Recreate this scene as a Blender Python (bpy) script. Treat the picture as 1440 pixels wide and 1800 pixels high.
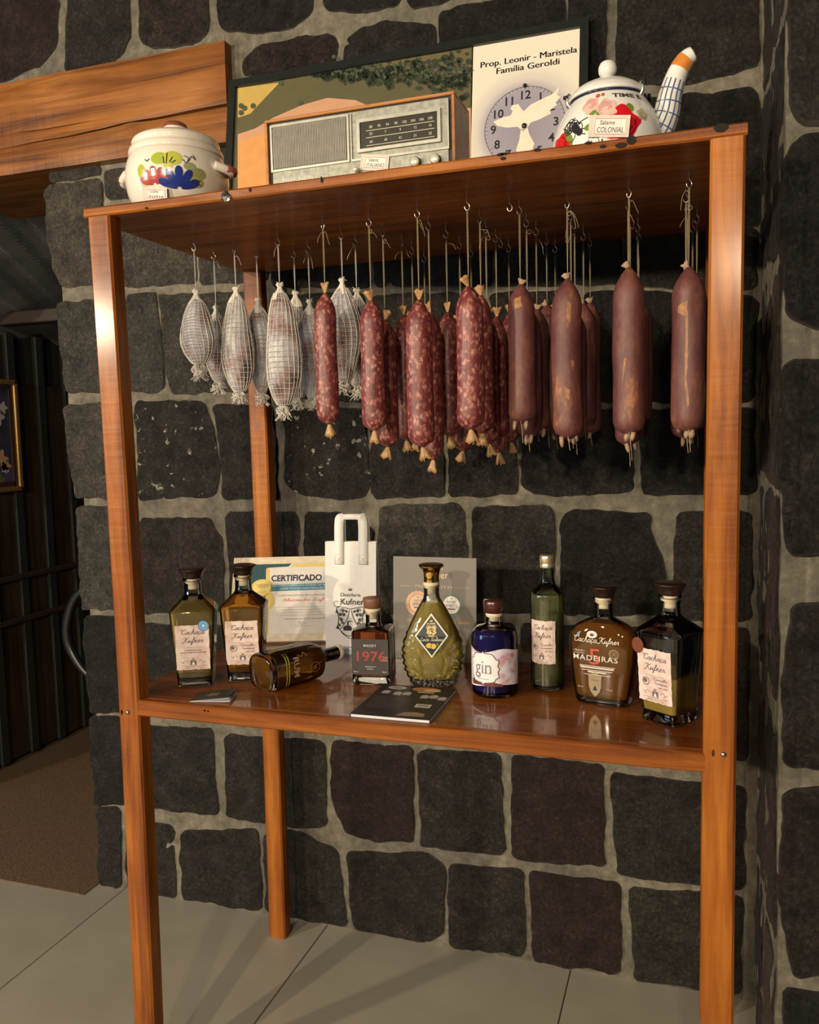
import bpy, bmesh, math, random
from mathutils import Vector, Matrix, noise
random.seed(7)
for o in list(bpy.data.objects): bpy.data.objects.remove(o)
SC = bpy.context.scene
COL = SC.collection
PI = math.pi

# ------------------------------------------------------------------ camera
CAM = Vector((1.13355, -1.41147, 1.40155)); YAW, PITCH, ROLL, FPX = 0.328305, -0.091228, 0.023140, 1486.94
def _rot():
    cy, sy = math.cos(YAW), math.sin(YAW); cp, sp = math.cos(PITCH), math.sin(PITCH); cr, sr = math.cos(ROLL), math.sin(ROLL)
    return Matrix(((cy,-sy,0),(sy,cy,0),(0,0,1))) @ Matrix(((1,0,0),(0,cp,-sp),(0,sp,cp))) @ Matrix(((cr,0,sr),(0,1,0),(-sr,0,cr)))
RM = _rot()
cd = bpy.data.cameras.new('camera'); cam = bpy.data.objects.new('camera', cd); COL.objects.link(cam)
cd.sensor_fit = 'HORIZONTAL'; cd.sensor_width = 36; cd.lens = FPX / 1440 * 36; cd.clip_start = 0.01
right, fwd, up = RM.col[0], RM.col[1], RM.col[2]
cam.matrix_world = Matrix(((right[0],up[0],-fwd[0],CAM[0]),(right[1],up[1],-fwd[1],CAM[1]),(right[2],up[2],-fwd[2],CAM[2]),(0,0,0,1)))
SC.camera = cam

# ------------------------------------------------------------------ world, lamps, exposure
wd = bpy.data.worlds.new('World'); SC.world = wd; wd.use_nodes = True
wd.node_tree.nodes['Background'].inputs[0].default_value = (0.55, 0.62, 0.75, 1)
wd.node_tree.nodes['Background'].inputs[1].default_value = 0.045
def lamp(name, loc, watts, color, radius):
    l = bpy.data.lights.new(name, 'POINT'); l.energy = watts; l.color = color; l.shadow_soft_size = radius
    o = bpy.data.objects.new(name, l); o.location = loc; COL.objects.link(o); return o
WARM = (1.0, 0.82, 0.59)
lamp('room_lamp_far_left_offscreen', (-3.2, -4.0, 2.30), 600, WARM, 0.09)
lamp('room_lamp_left_offscreen', (-1.35, -4.2, 2.35), 430, WARM, 0.05)
lamp('room_lamp_middle_offscreen', (0.50, -4.2, 2.30), 300, WARM, 0.05)
lamp('room_lamp_right_offscreen', (1.45, -4.2, 2.40), 200, WARM, 0.09)
wl_ = bpy.data.lights.new('window_left_offscreen', 'AREA'); wl_.shape = 'RECTANGLE'; wl_.size = 0.9; wl_.size_y = 1.2; wl_.energy = 26; wl_.color = (0.62, 0.78, 1.0)
wo_ = bpy.data.objects.new('window_left_offscreen', wl_); wo_.location = (-3.3, -2.2, 1.55); wo_.rotation_euler = (math.radians(90), 0, math.radians(-52)); COL.objects.link(wo_)
SC.view_settings.view_transform = 'Standard'; SC.view_settings.look = 'None'
SC.view_settings.exposure = 0.0; SC.view_settings.gamma = 1.0; SC.view_settings.use_curve_mapping = False

# ------------------------------------------------------------------ main dimensions (metres)
W, H, TB, ZS, TS, D, YW, LB, A = 1.2005, 1.8385, 0.0186, 0.8748, 0.0332, 0.6384, 0.7004, 0.0393, 0.051
ZT = H + TB

# ------------------------------------------------------------------ sight-line helpers: pixel of the photo -> point on a real plane
def ray(x, y): return RM @ Vector(((x-720)/FPX, 1, -(y-900)/FPX))
def aty(x, y, Y): d = ray(x, y); return CAM + d*((Y-CAM[1])/d[1])
def atz(x, y, Z): d = ray(x, y); return CAM + d*((Z-CAM[2])/d[2])
def atx(x, y, X): d = ray(x, y); return CAM + d*((X-CAM[0])/d[0])
def atp(x, y, P, n): d = ray(x, y); return CAM + d*((P-CAM).dot(n)/d.dot(n))

# ------------------------------------------------------------------ object helpers
def link(o, parent=None):
    COL.objects.link(o)
    if parent is not None: o.parent = parent
    return o
def tag(o, label=None, cat=None, group=None, kind=None):
    if label: o['label'] = label
    if cat: o['category'] = cat
    if group: o['group'] = group
    if kind: o['kind'] = kind
    return o
def thing(name, label, cat, loc=(0,0,0), rz=0.0, group=None):
    o = bpy.data.objects.new(name, None); o.empty_display_size = .05
    o.location = loc; o.rotation_euler = (0, 0, rz); link(o); return tag(o, label, cat, group)
def obj(name, me, mat, parent=None, smooth=False):
    o = bpy.data.objects.new(name, me)
    mats = mat if isinstance(mat, (list, tuple)) else [mat]
    if not me.materials:
        for m in mats: me.materials.append(m)
    if smooth:
        me.polygons.foreach_set('use_smooth', [True]*len(me.polygons))
    return link(o, parent)
def pyd(verts, faces, name='m'):
    me = bpy.data.meshes.new(name); me.from_pydata([tuple(v) for v in verts], [], faces); me.update(); return me
def bmm(bm, name='m', recalc=True):
    if recalc: bmesh.ops.recalc_face_normals(bm, faces=bm.faces)
    me = bpy.data.meshes.new(name); bm.to_mesh(me); bm.free(); return me
def sharp(me, ang=35):
    me.polygons.foreach_set('use_smooth', [True]*len(me.polygons)); me.set_sharp_from_angle(angle=math.radians(ang)); return me
def box(x0, x1, y0, y1, z0, z1, bev=0.0, seg=1):
    bm = bmesh.new()
    bmesh.ops.create_cube(bm, size=1, matrix=Matrix.Translation(((x0+x1)/2,(y0+y1)/2,(z0+z1)/2)) @ Matrix.Diagonal((x1-x0,y1-y0,z1-z0,1)))
    if bev: bmesh.ops.bevel(bm, geom=bm.edges[:], offset=bev, segments=seg, affect='EDGES', profile=.6)
    return bmm(bm)
def merge(*ms):
    bm = bmesh.new()
    for m in ms: bm.from_mesh(m); bpy.data.meshes.remove(m)
    return bmm(bm, recalc=False)
def lathe(prof, n=32, c=(0,0,0), cap=True, wob=None):
    vs, fs = [], []
    for i, (r, z) in enumerate(prof):
        for k in range(n):
            a = 2*PI*k/n; rr = r*(wob(a, z) if wob else 1)
            vs.append((c[0]+rr*math.sin(a), c[1]-rr*math.cos(a), c[2]+z))
    m = len(prof)
    for i in range(m-1):
        for k in range(n):
            k2 = (k+1) % n; fs.append((i*n+k, i*n+k2, (i+1)*n+k2, (i+1)*n+k))
    if cap: fs.append(tuple(reversed(range(n)))); fs.append(tuple(range((m-1)*n, m*n)))
    return pyd(vs, fs)
def catmull(pts, sub=5, closed=False):
    out = []; n = len(pts)
    P = [Vector(p) for p in pts]
    rng = n if closed else n-1
    for i in range(rng):
        p0 = P[(i-1) % n] if (closed or i > 0) else P[0]*2-P[1]
        p1 = P[i]; p2 = P[(i+1) % n]
        p3 = P[(i+2) % n] if (closed or i+2 < n) else P[-1]*2-P[-2]
        for s in range(sub):
            t = s/sub
            out.append(.5*((2*p1)+(p2-p0)*t+(2*p0-5*p1+4*p2-p3)*t*t+(3*p1-p0-3*p2+p3)*t*t*t))
    if not closed: out.append(P[-1])
    return out
def tube(pts, r, n=6, closed=False):
    P = [Vector(p) for p in pts]; m = len(P); vs, fs = [], []
    rr = r if isinstance(r, (list, tuple)) else [r]*m
    prev = None
    for i in range(m):
        t = (P[min(i+1, m-1)]-P[max(i-1, 0)]) if not closed else (P[(i+1) % m]-P[i-1])
        if t.length < 1e-9: t = Vector((0, 0, 1))
        t.normalize()
        if prev is None: prev = t.orthogonal().normalized()
        u = (prev - t*prev.dot(t))
        u = u.normalized() if u.length > 1e-6 else t.orthogonal().normalized()
        prev = u; v = t.cross(u)
        for k in range(n):
            a = 2*PI*k/n; vs.append(P[i]+(u*math.cos(a)+v*math.sin(a))*rr[i])
    for i in range(m-1 if not closed else m):
        j = (i+1) % m
        for k in range(n):
            k2 = (k+1) % n; fs.append((i*n+k, i*n+k2, j*n+k2, j*n+k))
    if not closed: fs.append(tuple(reversed(range(n)))); fs.append(tuple(range((m-1)*n, m*n)))
    return pyd(vs, fs)
def copy_tree(o, parent=None):
    c = o.copy(); link(c, parent)
    for ch in [k for k in ALLCH.get(o.name, [])]: copy_tree(ch, c)
    return c
ALLCH = {}

# ------------------------------------------------------------------ flat print: polygons, strokes and lettering drawn in (u, v), then laid on a surface
_TXT = {}
def text2d(s, bold=0.0, shear=0.0, space=1.0):
    key = (s, bold, shear, space)
    if key not in _TXT:
        cu = bpy.data.curves.new('t', 'FONT'); cu.body = s; cu.size = 1; cu.offset = bold; cu.shear = shear; cu.space_character = space
        cu.align_x = 'CENTER'; cu.align_y = 'CENTER'; cu.resolution_u = 3; cu.fill_mode = 'FRONT'
        o = bpy.data.objects.new('t', cu); me = bpy.data.meshes.new_from_object(o)
        _TXT[key] = ([(v.co.x, v.co.y) for v in me.vertices], [tuple(p.vertices) for p in me.polygons])
        bpy.data.objects.remove(o); bpy.data.meshes.remove(me); bpy.data.curves.remove(cu)
    return _TXT[key]
SCRIPT = {
 'C': (1.25, [[(.95,1.45),(1.15,1.75),(.85,2.0),(.4,1.7),(.12,1.0),(.2,.3),(.6,.02),(1.0,.2),(1.3,.5)], [(-.35,1.5),(-.2,1.75),(.2,1.6),(.35,1.2)]]),
 'K': (1.35, [[(-.3,1.5),(.1,1.85),(.55,1.8),(.4,1.1),(.1,.1),(-.3,-.15),(-.45,.15)], [(1.3,1.9),(.95,1.6),(.4,1.0),(.7,.8),(.85,.2),(1.2,.02),(1.4,.25)]]),
 'L': (1.2, [[(.9,1.6),(.8,2.0),(.5,1.8),(.4,1.0),(.15,.15),(-.1,.1),(.2,.2),(.6,.0),(1.1,.2)]]),
 'S': (1.0, [[(.95,1.6),(.7,1.95),(.35,1.6),(.5,1.1),(.75,.6),(.45,.05),(.05,.1),(-.1,.4)]]),
 'A': (1.2, [[(-.1,.1),(.3,.8),(.8,1.9),(.85,1.0),(.85,.1),(1.15,.2)], [(.3,.8),(.85,.8)]]),
 'E': (1.0, [[(.9,1.7),(.6,1.95),(.3,1.6),(.6,1.1),(.2,.9),(.1,.3),(.5,.0),(.95,.3)]]),
 'V': (1.1, [[(0,1.6),(.25,1.8),(.3,.9),(.4,.05),(.8,1.0),(1.1,1.8)]]),
 'a': (.95, [[(.7,.85),(.35,1.0),(.08,.55),(.2,.05),(.5,.15),(.72,.75),(.76,.95),(.72,.3),(.85,.02),(1.02,.25)]]),
 'b': (.85, [[(.05,.2),(.35,1.2),(.42,1.9),(.25,1.9),(.15,.9),(.2,.1),(.5,.05),(.65,.5),(.45,.85)]]),
 'c': (.8, [[(.62,.8),(.35,1.0),(.08,.5),(.28,.02),(.6,.08),(.85,.3)]]),
 'ç': (.8, [[(.62,.8),(.35,1.0),(.08,.5),(.28,.02),(.6,.08),(.85,.3)], [(.35,0),(.3,-.35),(.1,-.45)]]),
 'd': (.95, [[(.7,.85),(.35,1.0),(.08,.55),(.2,.05),(.5,.15),(.75,1.0),(.9,1.9),(.75,.6),(.75,.1),(1.0,.25)]]),
 'e': (.75, [[(.05,.35),(.5,.6),(.45,.95),(.15,.75),(.12,.2),(.4,.0),(.8,.3)]]),
 'f': (.75, [[(.05,.2),(.5,1.1),(.62,1.85),(.42,1.9),(.3,1.0),(.15,-.5),(-.05,-.85),(-.1,-.5),(.35,.1),(.75,.3)]]),
 'g': (.9, [[(.7,.85),(.35,1.0),(.08,.55),(.25,.1),(.6,.4),(.75,.95),(.6,-.3),(.3,-.9),(.05,-.6),(.5,-.1),(.95,.3)]]),
 'h': (.95, [[(.0,.2),(.4,1.3),(.48,1.95),(.3,1.95),(.2,1.0),(.08,.0)], [(.1,.35),(.35,.95),(.6,.9),(.58,.25),(.75,.0),(.98,.25)]]),
 'i': (.5, [[(.0,.25),(.25,.95),(.2,.25),(.35,.0),(.55,.25)], [(.3,1.35),(.36,1.45)]]),
 'l': (.5, [[(.0,.25),(.4,1.3),(.45,1.95),(.28,1.9),(.2,.6),(.3,.0),(.55,.25)]]),
 'm': (1.3, [[(.0,.25),(.15,.95),(.1,.0)], [(.12,.4),(.4,.98),(.5,.7),(.48,.0)], [(.5,.4),(.8,.98),(.95,.7),(.95,.2),(1.1,.0),(1.3,.25)]]),
 'n': (.95, [[(.0,.25),(.18,.95),(.1,.0)], [(.12,.4),(.45,.98),(.6,.7),(.58,.2),(.75,.0),(.95,.25)]]),
 'o': (.8, [[(.45,.98),(.1,.6),(.2,.05),(.5,.1),(.62,.6),(.42,.98),(.55,.8),(.85,.85)]]),
 'ã': (.95, [[(.7,.85),(.35,1.0),(.08,.55),(.2,.05),(.5,.15),(.72,.75),(.76,.95),(.72,.3),(.85,.02),(1.02,.25)], [(.15,1.3),(.35,1.45),(.55,1.3),(.75,1.45)]]),
 'p': (.9, [[(.05,.3),(.3,.95),(.1,-.8)], [(.2,.4),(.5,1.0),(.7,.6),(.45,.02),(.25,.2)]]),
 'r': (.7, [[(.0,.25),(.25,1.0),(.3,.8),(.55,.85),(.48,.25),(.6,.0),(.75,.25)]]),
 's': (.7, [[(.0,.25),(.35,1.0),(.3,.6),(.5,.2),(.25,.0),(.05,.15)]]),
 't': (.6, [[(.0,.25),(.35,1.5),(.22,.4),(.32,.0),(.6,.25)], [(.05,1.05),(.55,1.1)]]),
 'u': (.95, [[(.0,.3),(.2,.95),(.15,.25),(.35,.0),(.6,.5),(.72,.95),(.66,.25),(.8,.0),(.98,.25)]]),
 'z': (.8, [[(.05,.85),(.3,1.0),(.6,.8),(.1,.05),(.5,.05),(.4,-.6),(.1,-.7),(.5,-.1),(.85,.3)]]),
 ' ': (.7, []), '.': (.3, [[(.1,.0),(.14,.1)]]), '-': (.6, [[(.1,.5),(.5,.5)]]),
}
class Pr:
    def __init__(s): s.v = []; s.f = []
    def poly(s, pts):
        b = len(s.v); s.v += [tuple(p)[:2] for p in pts]; s.f.append(tuple(range(b, b+len(pts)))); return s
    def rect(s, x0, y0, x1, y1): return s.poly([(x0,y0),(x1,y0),(x1,y1),(x0,y1)])
    def disc(s, x, y, r, n=20, ry=None):
        ry = ry or r; return s.poly([(x+r*math.cos(2*PI*k/n), y+ry*math.sin(2*PI*k/n)) for k in range(n)])
    def line(s, pts, w, smooth=False, closed=False):
        P = [Vector((p[0], p[1], 0)) for p in pts]
        if smooth: P = catmull(P, 5, closed)
        n = len(P); b = len(s.v)
        for i in range(n):
            t = (P[(i+1) % n]-P[i-1]) if closed else (P[min(i+1, n-1)]-P[max(i-1, 0)])
            if t.length < 1e-12: t = Vector((1, 0, 0))
            t.normalize(); q = Vector((-t.y, t.x, 0))*w*.5
            s.v += [(P[i].x+q.x, P[i].y+q.y), (P[i].x-q.x, P[i].y-q.y)]
        for i in range(n if closed else n-1):
            j = (i+1) % n; s.f.append((b+2*i, b+2*i+1, b+2*j+1, b+2*j))
        return s
    def ring(s, x, y, r, w, n=24, ry=None):
        ry = ry or r; return s.line([(x+r*math.cos(2*PI*k/n), y+ry*math.sin(2*PI*k/n)) for k in range(n)], w, closed=True)
    def text(s, t, x, y, size, width=None, bold=0.0, shear=0.0, rot=0.0, space=1.0):
        vs, fs = text2d(t, bold, shear, space); b = len(s.v)
        if not vs: return s
        ws = max(v[0] for v in vs)-min(v[0] for v in vs); kx = (width/ws) if width else size
        c, q = math.cos(rot), math.sin(rot)
        for (vx, vy) in vs:
            ax, ay = vx*kx, vy*size; s.v.append((x+ax*c-ay*q, y+ax*q+ay*c))
        s.f += [tuple(b+i for i in f) for f in fs]; return s
    def script(s, t, x, y, xh, w, width=None, slant=.25):
        tot = sum(SCRIPT.get(c, SCRIPT['o'])[0] for c in t); k = (width/tot) if width else xh; px = x-tot*k/2
        for c in t:
            adv, st = SCRIPT.get(c, SCRIPT['o'])
            for L in st: s.line([(px+(a*k)+b*xh*slant, y+b*xh) for a, b in L], w, smooth=True)
            px += adv*k
        return s
    def mesh(s, fmap):
        return pyd([fmap(a, b) for a, b in s.v], s.f)
def dense(p, maxlen=.006):
    """cut big print polygons into strips so that they can follow a curved surface"""
    bm = bmesh.new(); vs = [bm.verts.new((a, b, 0)) for a, b in p.v]
    for f in p.f:
        try: bm.faces.new([vs[i] for i in f])
        except ValueError: pass
    bmesh.ops.triangulate(bm, faces=bm.faces[:])
    for _ in range(4):
        es = [e for e in bm.edges if e.calc_length() > maxlen]
        if not es: break
        bmesh.ops.subdivide_edges(bm, edges=es, cuts=1); bmesh.ops.triangulate(bm, faces=bm.faces[:])
    bm.verts.index_update(); q = Pr(); q.v = [(v.co.x, v.co.y) for v in bm.verts]; q.f = [tuple(v.index for v in f.verts) for f in bm.faces]; bm.free(); return q
def crest(p, x, y, k, w):
    """shield with curling vine borders and a little pot still"""
    sh = [(-.48,.5),(-.25,.47),(0,.42),(.25,.47),(.48,.5),(.52,.38),(.45,.1),(.47,-.2),(.36,-.42),(.15,-.6),(0,-.66),(-.15,-.6),(-.36,-.42),(-.47,-.2),(-.45,.1),(-.52,.38)]
    p.line([(x+a*k, y+b*k) for a, b in sh], w, smooth=True, closed=True)
    for m in (-1, 1):
        p.line([(x+m*.04*k,y+.38*k),(x+m*.1*k,y+.12*k),(x+m*.24*k,y-.14*k),(x+m*.4*k,y-.34*k)], w, smooth=True)
        for (a, b, r) in [(.3,.36,.09),(.4,.2,.08),(.26,.2,.08),(.36,.02,.09),(.3,-.1,.06),(.42,-.18,.06),(.16,.32,.06)]:
            p.line([(x+m*(a+r*math.cos(t)*(1-t/9))*k, y+(b+r*math.sin(t)*(1-t/9))*k) for t in [q*.7 for q in range(9)]], w*1.1)
            p.disc(x+m*a*k, y+b*k, r*.45*k, 8)
        p.poly([(x+m*.5*k,y+.42*k),(x+m*.57*k,y+.3*k),(x+m*.47*k,y+.22*k)]); p.poly([(x+m*.48*k,y-.16*k),(x+m*.56*k,y-.3*k),(x+m*.42*k,y-.34*k)])
    p.poly([(x+a*k,y+b*k) for a, b in [(-.27,-.38),(-.28,-.26),(-.2,-.2),(-.13,-.18),(-.13,-.06),(-.08,-.01),(.02,-.02),(.14,-.08),(.02,-.05),(-.07,-.05),(-.08,-.18),(-.01,-.2),(.05,-.26),(.04,-.38)]])
    p.rect(x+.1*k, y-.44*k, x+.28*k, y-.28*k)
    p.line([(x-.36*k,y-.4*k),(x-.2*k,y-.53*k),(x,y-.57*k),(x+.2*k,y-.53*k),(x+.36*k,y-.4*k)], w, smooth=True)
def crown(p, x, y, k):
    p.poly([(x+a*k, y+b*k) for a, b in [(-.4,-.35),(-.55,.3),(-.28,-.05),(-.2,-.1),(-.1,.1),(0,.5),(.1,.1),(.2,-.1),(.28,-.05),(.55,.3),(.4,-.35)]])

# ------------------------------------------------------------------ materials
MATS = {}
class NT:
    def __init__(s, name):
        s.m = bpy.data.materials.new(name); s.m.use_nodes = True; s.t = s.m.node_tree
        s.b = s.t.nodes['Principled BSDF']; s.out = s.t.nodes['Material Output']; MATS[name] = s.m
    def n(s, typ, **kw):
        nd = s.t.nodes.new(typ)
        for k, v in kw.items():
            if k in ('operation','blend_type','data_type','feature','noise_dimensions','bands_direction','wave_type','musgrave_type','distance','clamp'): setattr(nd, k, v)
            else: nd.inputs[k].default_value = v
        return nd
    def l(s, a, b): s.t.links.new(a, b)
    def ramp(s, stops):
        r = s.t.nodes.new('ShaderNodeValToRGB'); e = r.color_ramp.elements
        while len(e) < len(stops): e.new(.5)
        for i, (p, c) in enumerate(stops): e[i].position = p; e[i].color = (*c, 1) if len(c) == 3 else c
        return r
    def set(s, **kw):
        for k, v in kw.items():
            k = k.replace('_', ' ')
            s.b.inputs[k].default_value = (*v, 1) if isinstance(v, tuple) and len(v) == 3 else v
        return s
    def coords(s, scale=(1,1,1), rnd=0.0):
        tc = s.n('ShaderNodeTexCoord'); mp = s.n('ShaderNodeMapping'); mp.inputs['Scale'].default_value = scale
        if rnd:
            oi = s.n('ShaderNodeObjectInfo'); mu = s.n('ShaderNodeMath', operation='MULTIPLY'); s.l(oi.outputs['Random'], mu.inputs[0]); mu.inputs[1].default_value = rnd
            ad = s.n('ShaderNodeVectorMath', operation='ADD'); s.l(tc.outputs['Object'], ad.inputs[0])
            cb = s.n('ShaderNodeCombineXYZ'); s.l(mu.outputs[0], cb.inputs[0]); s.l(mu.outputs[0], cb.inputs[1]); s.l(mu.outputs[0], cb.inputs[2])
            s.l(cb.outputs[0], ad.inputs[1]); s.l(ad.outputs[0], mp.inputs[0])
        else: s.l(tc.outputs['Object'], mp.inputs[0])
        return mp.outputs[0]
    def bump(s, h, strength, dist):
        b = s.n('ShaderNodeBump'); b.inputs['Strength'].default_value = strength; b.inputs['Distance'].default_value = dist
        s.l(h, b.inputs['Height']); s.l(b.outputs[0], s.b.inputs['Normal']); return b
def plain(name, c, rough=.5, metal=0.0, var=.12, scale=60, bump=0.0, **kw):
    """principled with slight procedural tone variation"""
    if name in MATS: return MATS[name]
    t = NT(name); t.set(Roughness=rough, Metallic=metal, **kw)
    v = t.coords(); nz = t.n('ShaderNodeTexNoise', Scale=scale, Detail=3.0); t.l(v, nz.inputs['Vector'])
    r = t.ramp([(.3, tuple(x*(1-var) for x in c)), (.7, tuple(min(1, x*(1+var)) for x in c))]); t.l(nz.outputs['Fac'], r.inputs[0]); t.l(r.outputs[0], t.b.inputs['Base Color'])
    if bump: t.bump(nz.outputs['Fac'], bump, .002)
    return t.m
def wood(name, axis, c0, c1, c2, rough=.44, coat=.16, gscale=1.0):
    t = NT(name); t.set(Roughness=rough); t.b.inputs['Specular IOR Level'].default_value = .25; t.b.inputs['Coat Weight'].default_value = coat; t.b.inputs['Coat Roughness'].default_value = .16 if coat < .6 else .07
    sc = [38*gscale]*3; sc[axis] = 2.2*gscale
    v = t.coords(tuple(sc), 3.0)
    n1 = t.n('ShaderNodeTexNoise', Scale=1.0, Detail=6.0, Roughness=.62, Distortion=.6); t.l(v, n1.inputs['Vector'])
    sc2 = [5.0]*3; sc2[axis] = 3.0; v2 = t.coords(tuple(sc2), 7.0)
    n2 = t.n('ShaderNodeTexNoise', Scale=1.0, Detail=3.0); t.l(v2, n2.inputs['Vector'])
    r1 = t.ramp([(.30, c0), (.5, c1), (.72, c2)]); t.l(n1.outputs['Fac'], r1.inputs[0])
    r2 = t.ramp([(.32, (.55,.42,.36)), (.6, (1,1,1))]); t.l(n2.outputs['Fac'], r2.inputs[0])
    mx = t.n('ShaderNodeMix', data_type='RGBA', blend_type='MULTIPLY'); mx.inputs[0].default_value = .8
    t.l(r1.outputs[0], mx.inputs[6]); t.l(r2.outputs[0], mx.inputs[7]); t.l(mx.outputs[2], t.b.inputs['Base Color'])
    # slow planing ripples catch the light across the grain
    sc3 = [9.0]*3; sc3[axis] = 60.0; v3 = t.coords(tuple(sc3), 2.0)
    n3 = t.n('ShaderNodeTexNoise', Scale=1.0, Detail=2.0); t.l(v3, n3.inputs['Vector'])
    ad = t.n('ShaderNodeMath', operation='ADD'); t.l(n1.outputs['Fac'], ad.inputs[0]); t.l(n3.outputs['Fac'], ad.inputs[1])
    t.bump(ad.outputs[0], .6, .0022)
    return t.m
WOOD_X = wood('varnished_pine_lengthwise', 0, (.115,.028,.003), (.27,.080,.008), (.42,.145,.018))
WOOD_Z = wood('varnished_pine_upright', 2, (.125,.030,.003), (.29,.087,.008), (.44,.155,.018))
WOOD_S = wood('polished_shelf_pine', 0, (.085,.019,.002), (.19,.052,.006), (.30,.095,.012), .35, .8)
BEAM = wood('hewn_beam', 0, (.11,.036,.006), (.28,.105,.018), (.43,.185,.046), .42, .2, .8)
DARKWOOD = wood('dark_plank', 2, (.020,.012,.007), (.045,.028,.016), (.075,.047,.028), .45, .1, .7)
def stone_mat(name, cols, rough=.42, flecks=0.0):
    t = NT(name); t.set(Roughness=rough); t.b.inputs['Specular IOR Level'].default_value = .55
    v = t.coords((1,1,1), 11.0); oi = t.n('ShaderNodeObjectInfo')
    n1 = t.n('ShaderNodeTexNoise', Scale=17.0, Detail=8.0, Roughness=.68); t.l(v, n1.inputs['Vector'])
    n2 = t.n('ShaderNodeTexNoise', Scale=120.0, Detail=8.0, Roughness=.72, Distortion=.5); t.l(v, n2.inputs['Vector'])
    base = t.ramp([(i/(len(cols)-1), c) for i, c in enumerate(cols)]); t.l(oi.outputs['Random'], base.inputs[0])
    r2 = t.ramp([(.3, (.38,.38,.38)), (.62, (1.35,1.33,1.28))]); t.l(n1.outputs['Fac'], r2.inputs[0])
    mx = t.n('ShaderNodeMix', data_type='RGBA', blend_type='MULTIPLY'); mx.inputs[0].default_value = 1; t.l(base.outputs[0], mx.inputs[6]); t.l(r2.outputs[0], mx.inputs[7])
    rg = t.ramp([(.34, (.42,.42,.42)), (.52, (.95,.95,.95)), (.66, (1.9,1.85,1.75))]); t.l(n2.outputs['Fac'], rg.inputs[0])
    mg = t.n('ShaderNodeMix', data_type='RGBA', blend_type='MULTIPLY'); mg.inputs[0].default_value = 1; t.l(mx.outputs[2], mg.inputs[6]); t.l(rg.outputs[0], mg.inputs[7])
    last = mg.outputs[2]
    if flecks:
        vo = t.n('ShaderNodeTexNoise', Scale=42.0, Detail=4.0, Roughness=.6); t.l(v, vo.inputs['Vector'])
        fr = t.ramp([(.70-flecks, (0,0,0)), (.73-flecks, (1,1,1))]); t.l(vo.outputs['Fac'], fr.inputs[0])
        m2 = t.n('ShaderNodeMix', data_type='RGBA'); t.l(fr.outputs[0], m2.inputs[0]); t.l(last, m2.inputs[6]); m2.inputs[7].default_value = (.5,.46,.38,1); last = m2.outputs[2]
    t.l(last, t.b.inputs['Base Color'])
    ad = t.n('ShaderNodeMath', operation='MULTIPLY_ADD'); t.l(n2.outputs['Fac'], ad.inputs[0]); ad.inputs[1].default_value = .6; t.l(n1.outputs['Fac'], ad.inputs[2])
    t.bump(ad.outputs[0], 1.0, .028)
    return t.m
STONE = stone_mat('basalt', [(.034,.033,.030), (.052,.047,.040), (.022,.022,.022), (.044,.041,.036), (.048,.037,.031), (.029,.031,.031)])
STONE_F = stone_mat('basalt_with_lime_flecks', [(.038,.034,.029), (.044,.041,.035)], .45, .06)
STONE_L = stone_mat('grey_basalt', [(.095,.088,.074), (.070,.067,.060), (.115,.106,.088)], .5)
STONE_B = STONE_L
STONE_R = stone_mat('brown_basalt', [(.040,.026,.021), (.034,.021,.018)], .5)
def mortar_mat():
    t = NT('mortar'); t.set(Roughness=.9); v = t.coords()
    n1 = t.n('ShaderNodeTexNoise', Scale=30.0, Detail=8.0, Roughness=.7); t.l(v, n1.inputs['Vector'])
    n2 = t.n('ShaderNodeTexNoise', Scale=3.5, Detail=4.0); t.l(v, n2.inputs['Vector'])
    r = t.ramp([(.3, (.085,.078,.062)), (.55, (.18,.165,.132)), (.75, (.29,.27,.225))]); t.l(n1.outputs['Fac'], r.inputs[0])
    r2 = t.ramp([(.3, (.55,.55,.55)), (.65, (1.1,1.08,1.0))]); t.l(n2.outputs['Fac'], r2.inputs[0])
    mx = t.n('ShaderNodeMix', data_type='RGBA', blend_type='MULTIPLY'); mx.inputs[0].default_value = 1; t.l(r.outputs[0], mx.inputs[6]); t.l(r2.outputs[0], mx.inputs[7]); t.l(mx.outputs[2], t.b.inputs['Base Color'])
    t.bump(n1.outputs['Fac'], .8, .006); return t.m
MORTAR = mortar_mat()
def tile_mat():
    t = NT('porcelain_tile'); t.set(Roughness=.38); v = t.coords((1,1,1), 5.0)
    n1 = t.n('ShaderNodeTexNoise', Scale=5.0, Detail=5.0); t.l(v, n1.inputs['Vector'])
    r = t.ramp([(.3, (.30,.275,.215)), (.7, (.35,.325,.26))]); t.l(n1.outputs['Fac'], r.inputs[0]); t.l(r.outputs[0], t.b.inputs['Base Color']); return t.m
TILE = tile_mat(); GROUT = plain('grout', (.09,.075,.055), .9)
BLACKGLOSS = plain('black_lacquer', (.008,.008,.009), .3)
METAL = plain('zinc_wire', (.55,.55,.52), .3, 1.0)
DARKMETAL = plain('dark_iron', (.05,.048,.045), .4, .7)

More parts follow.
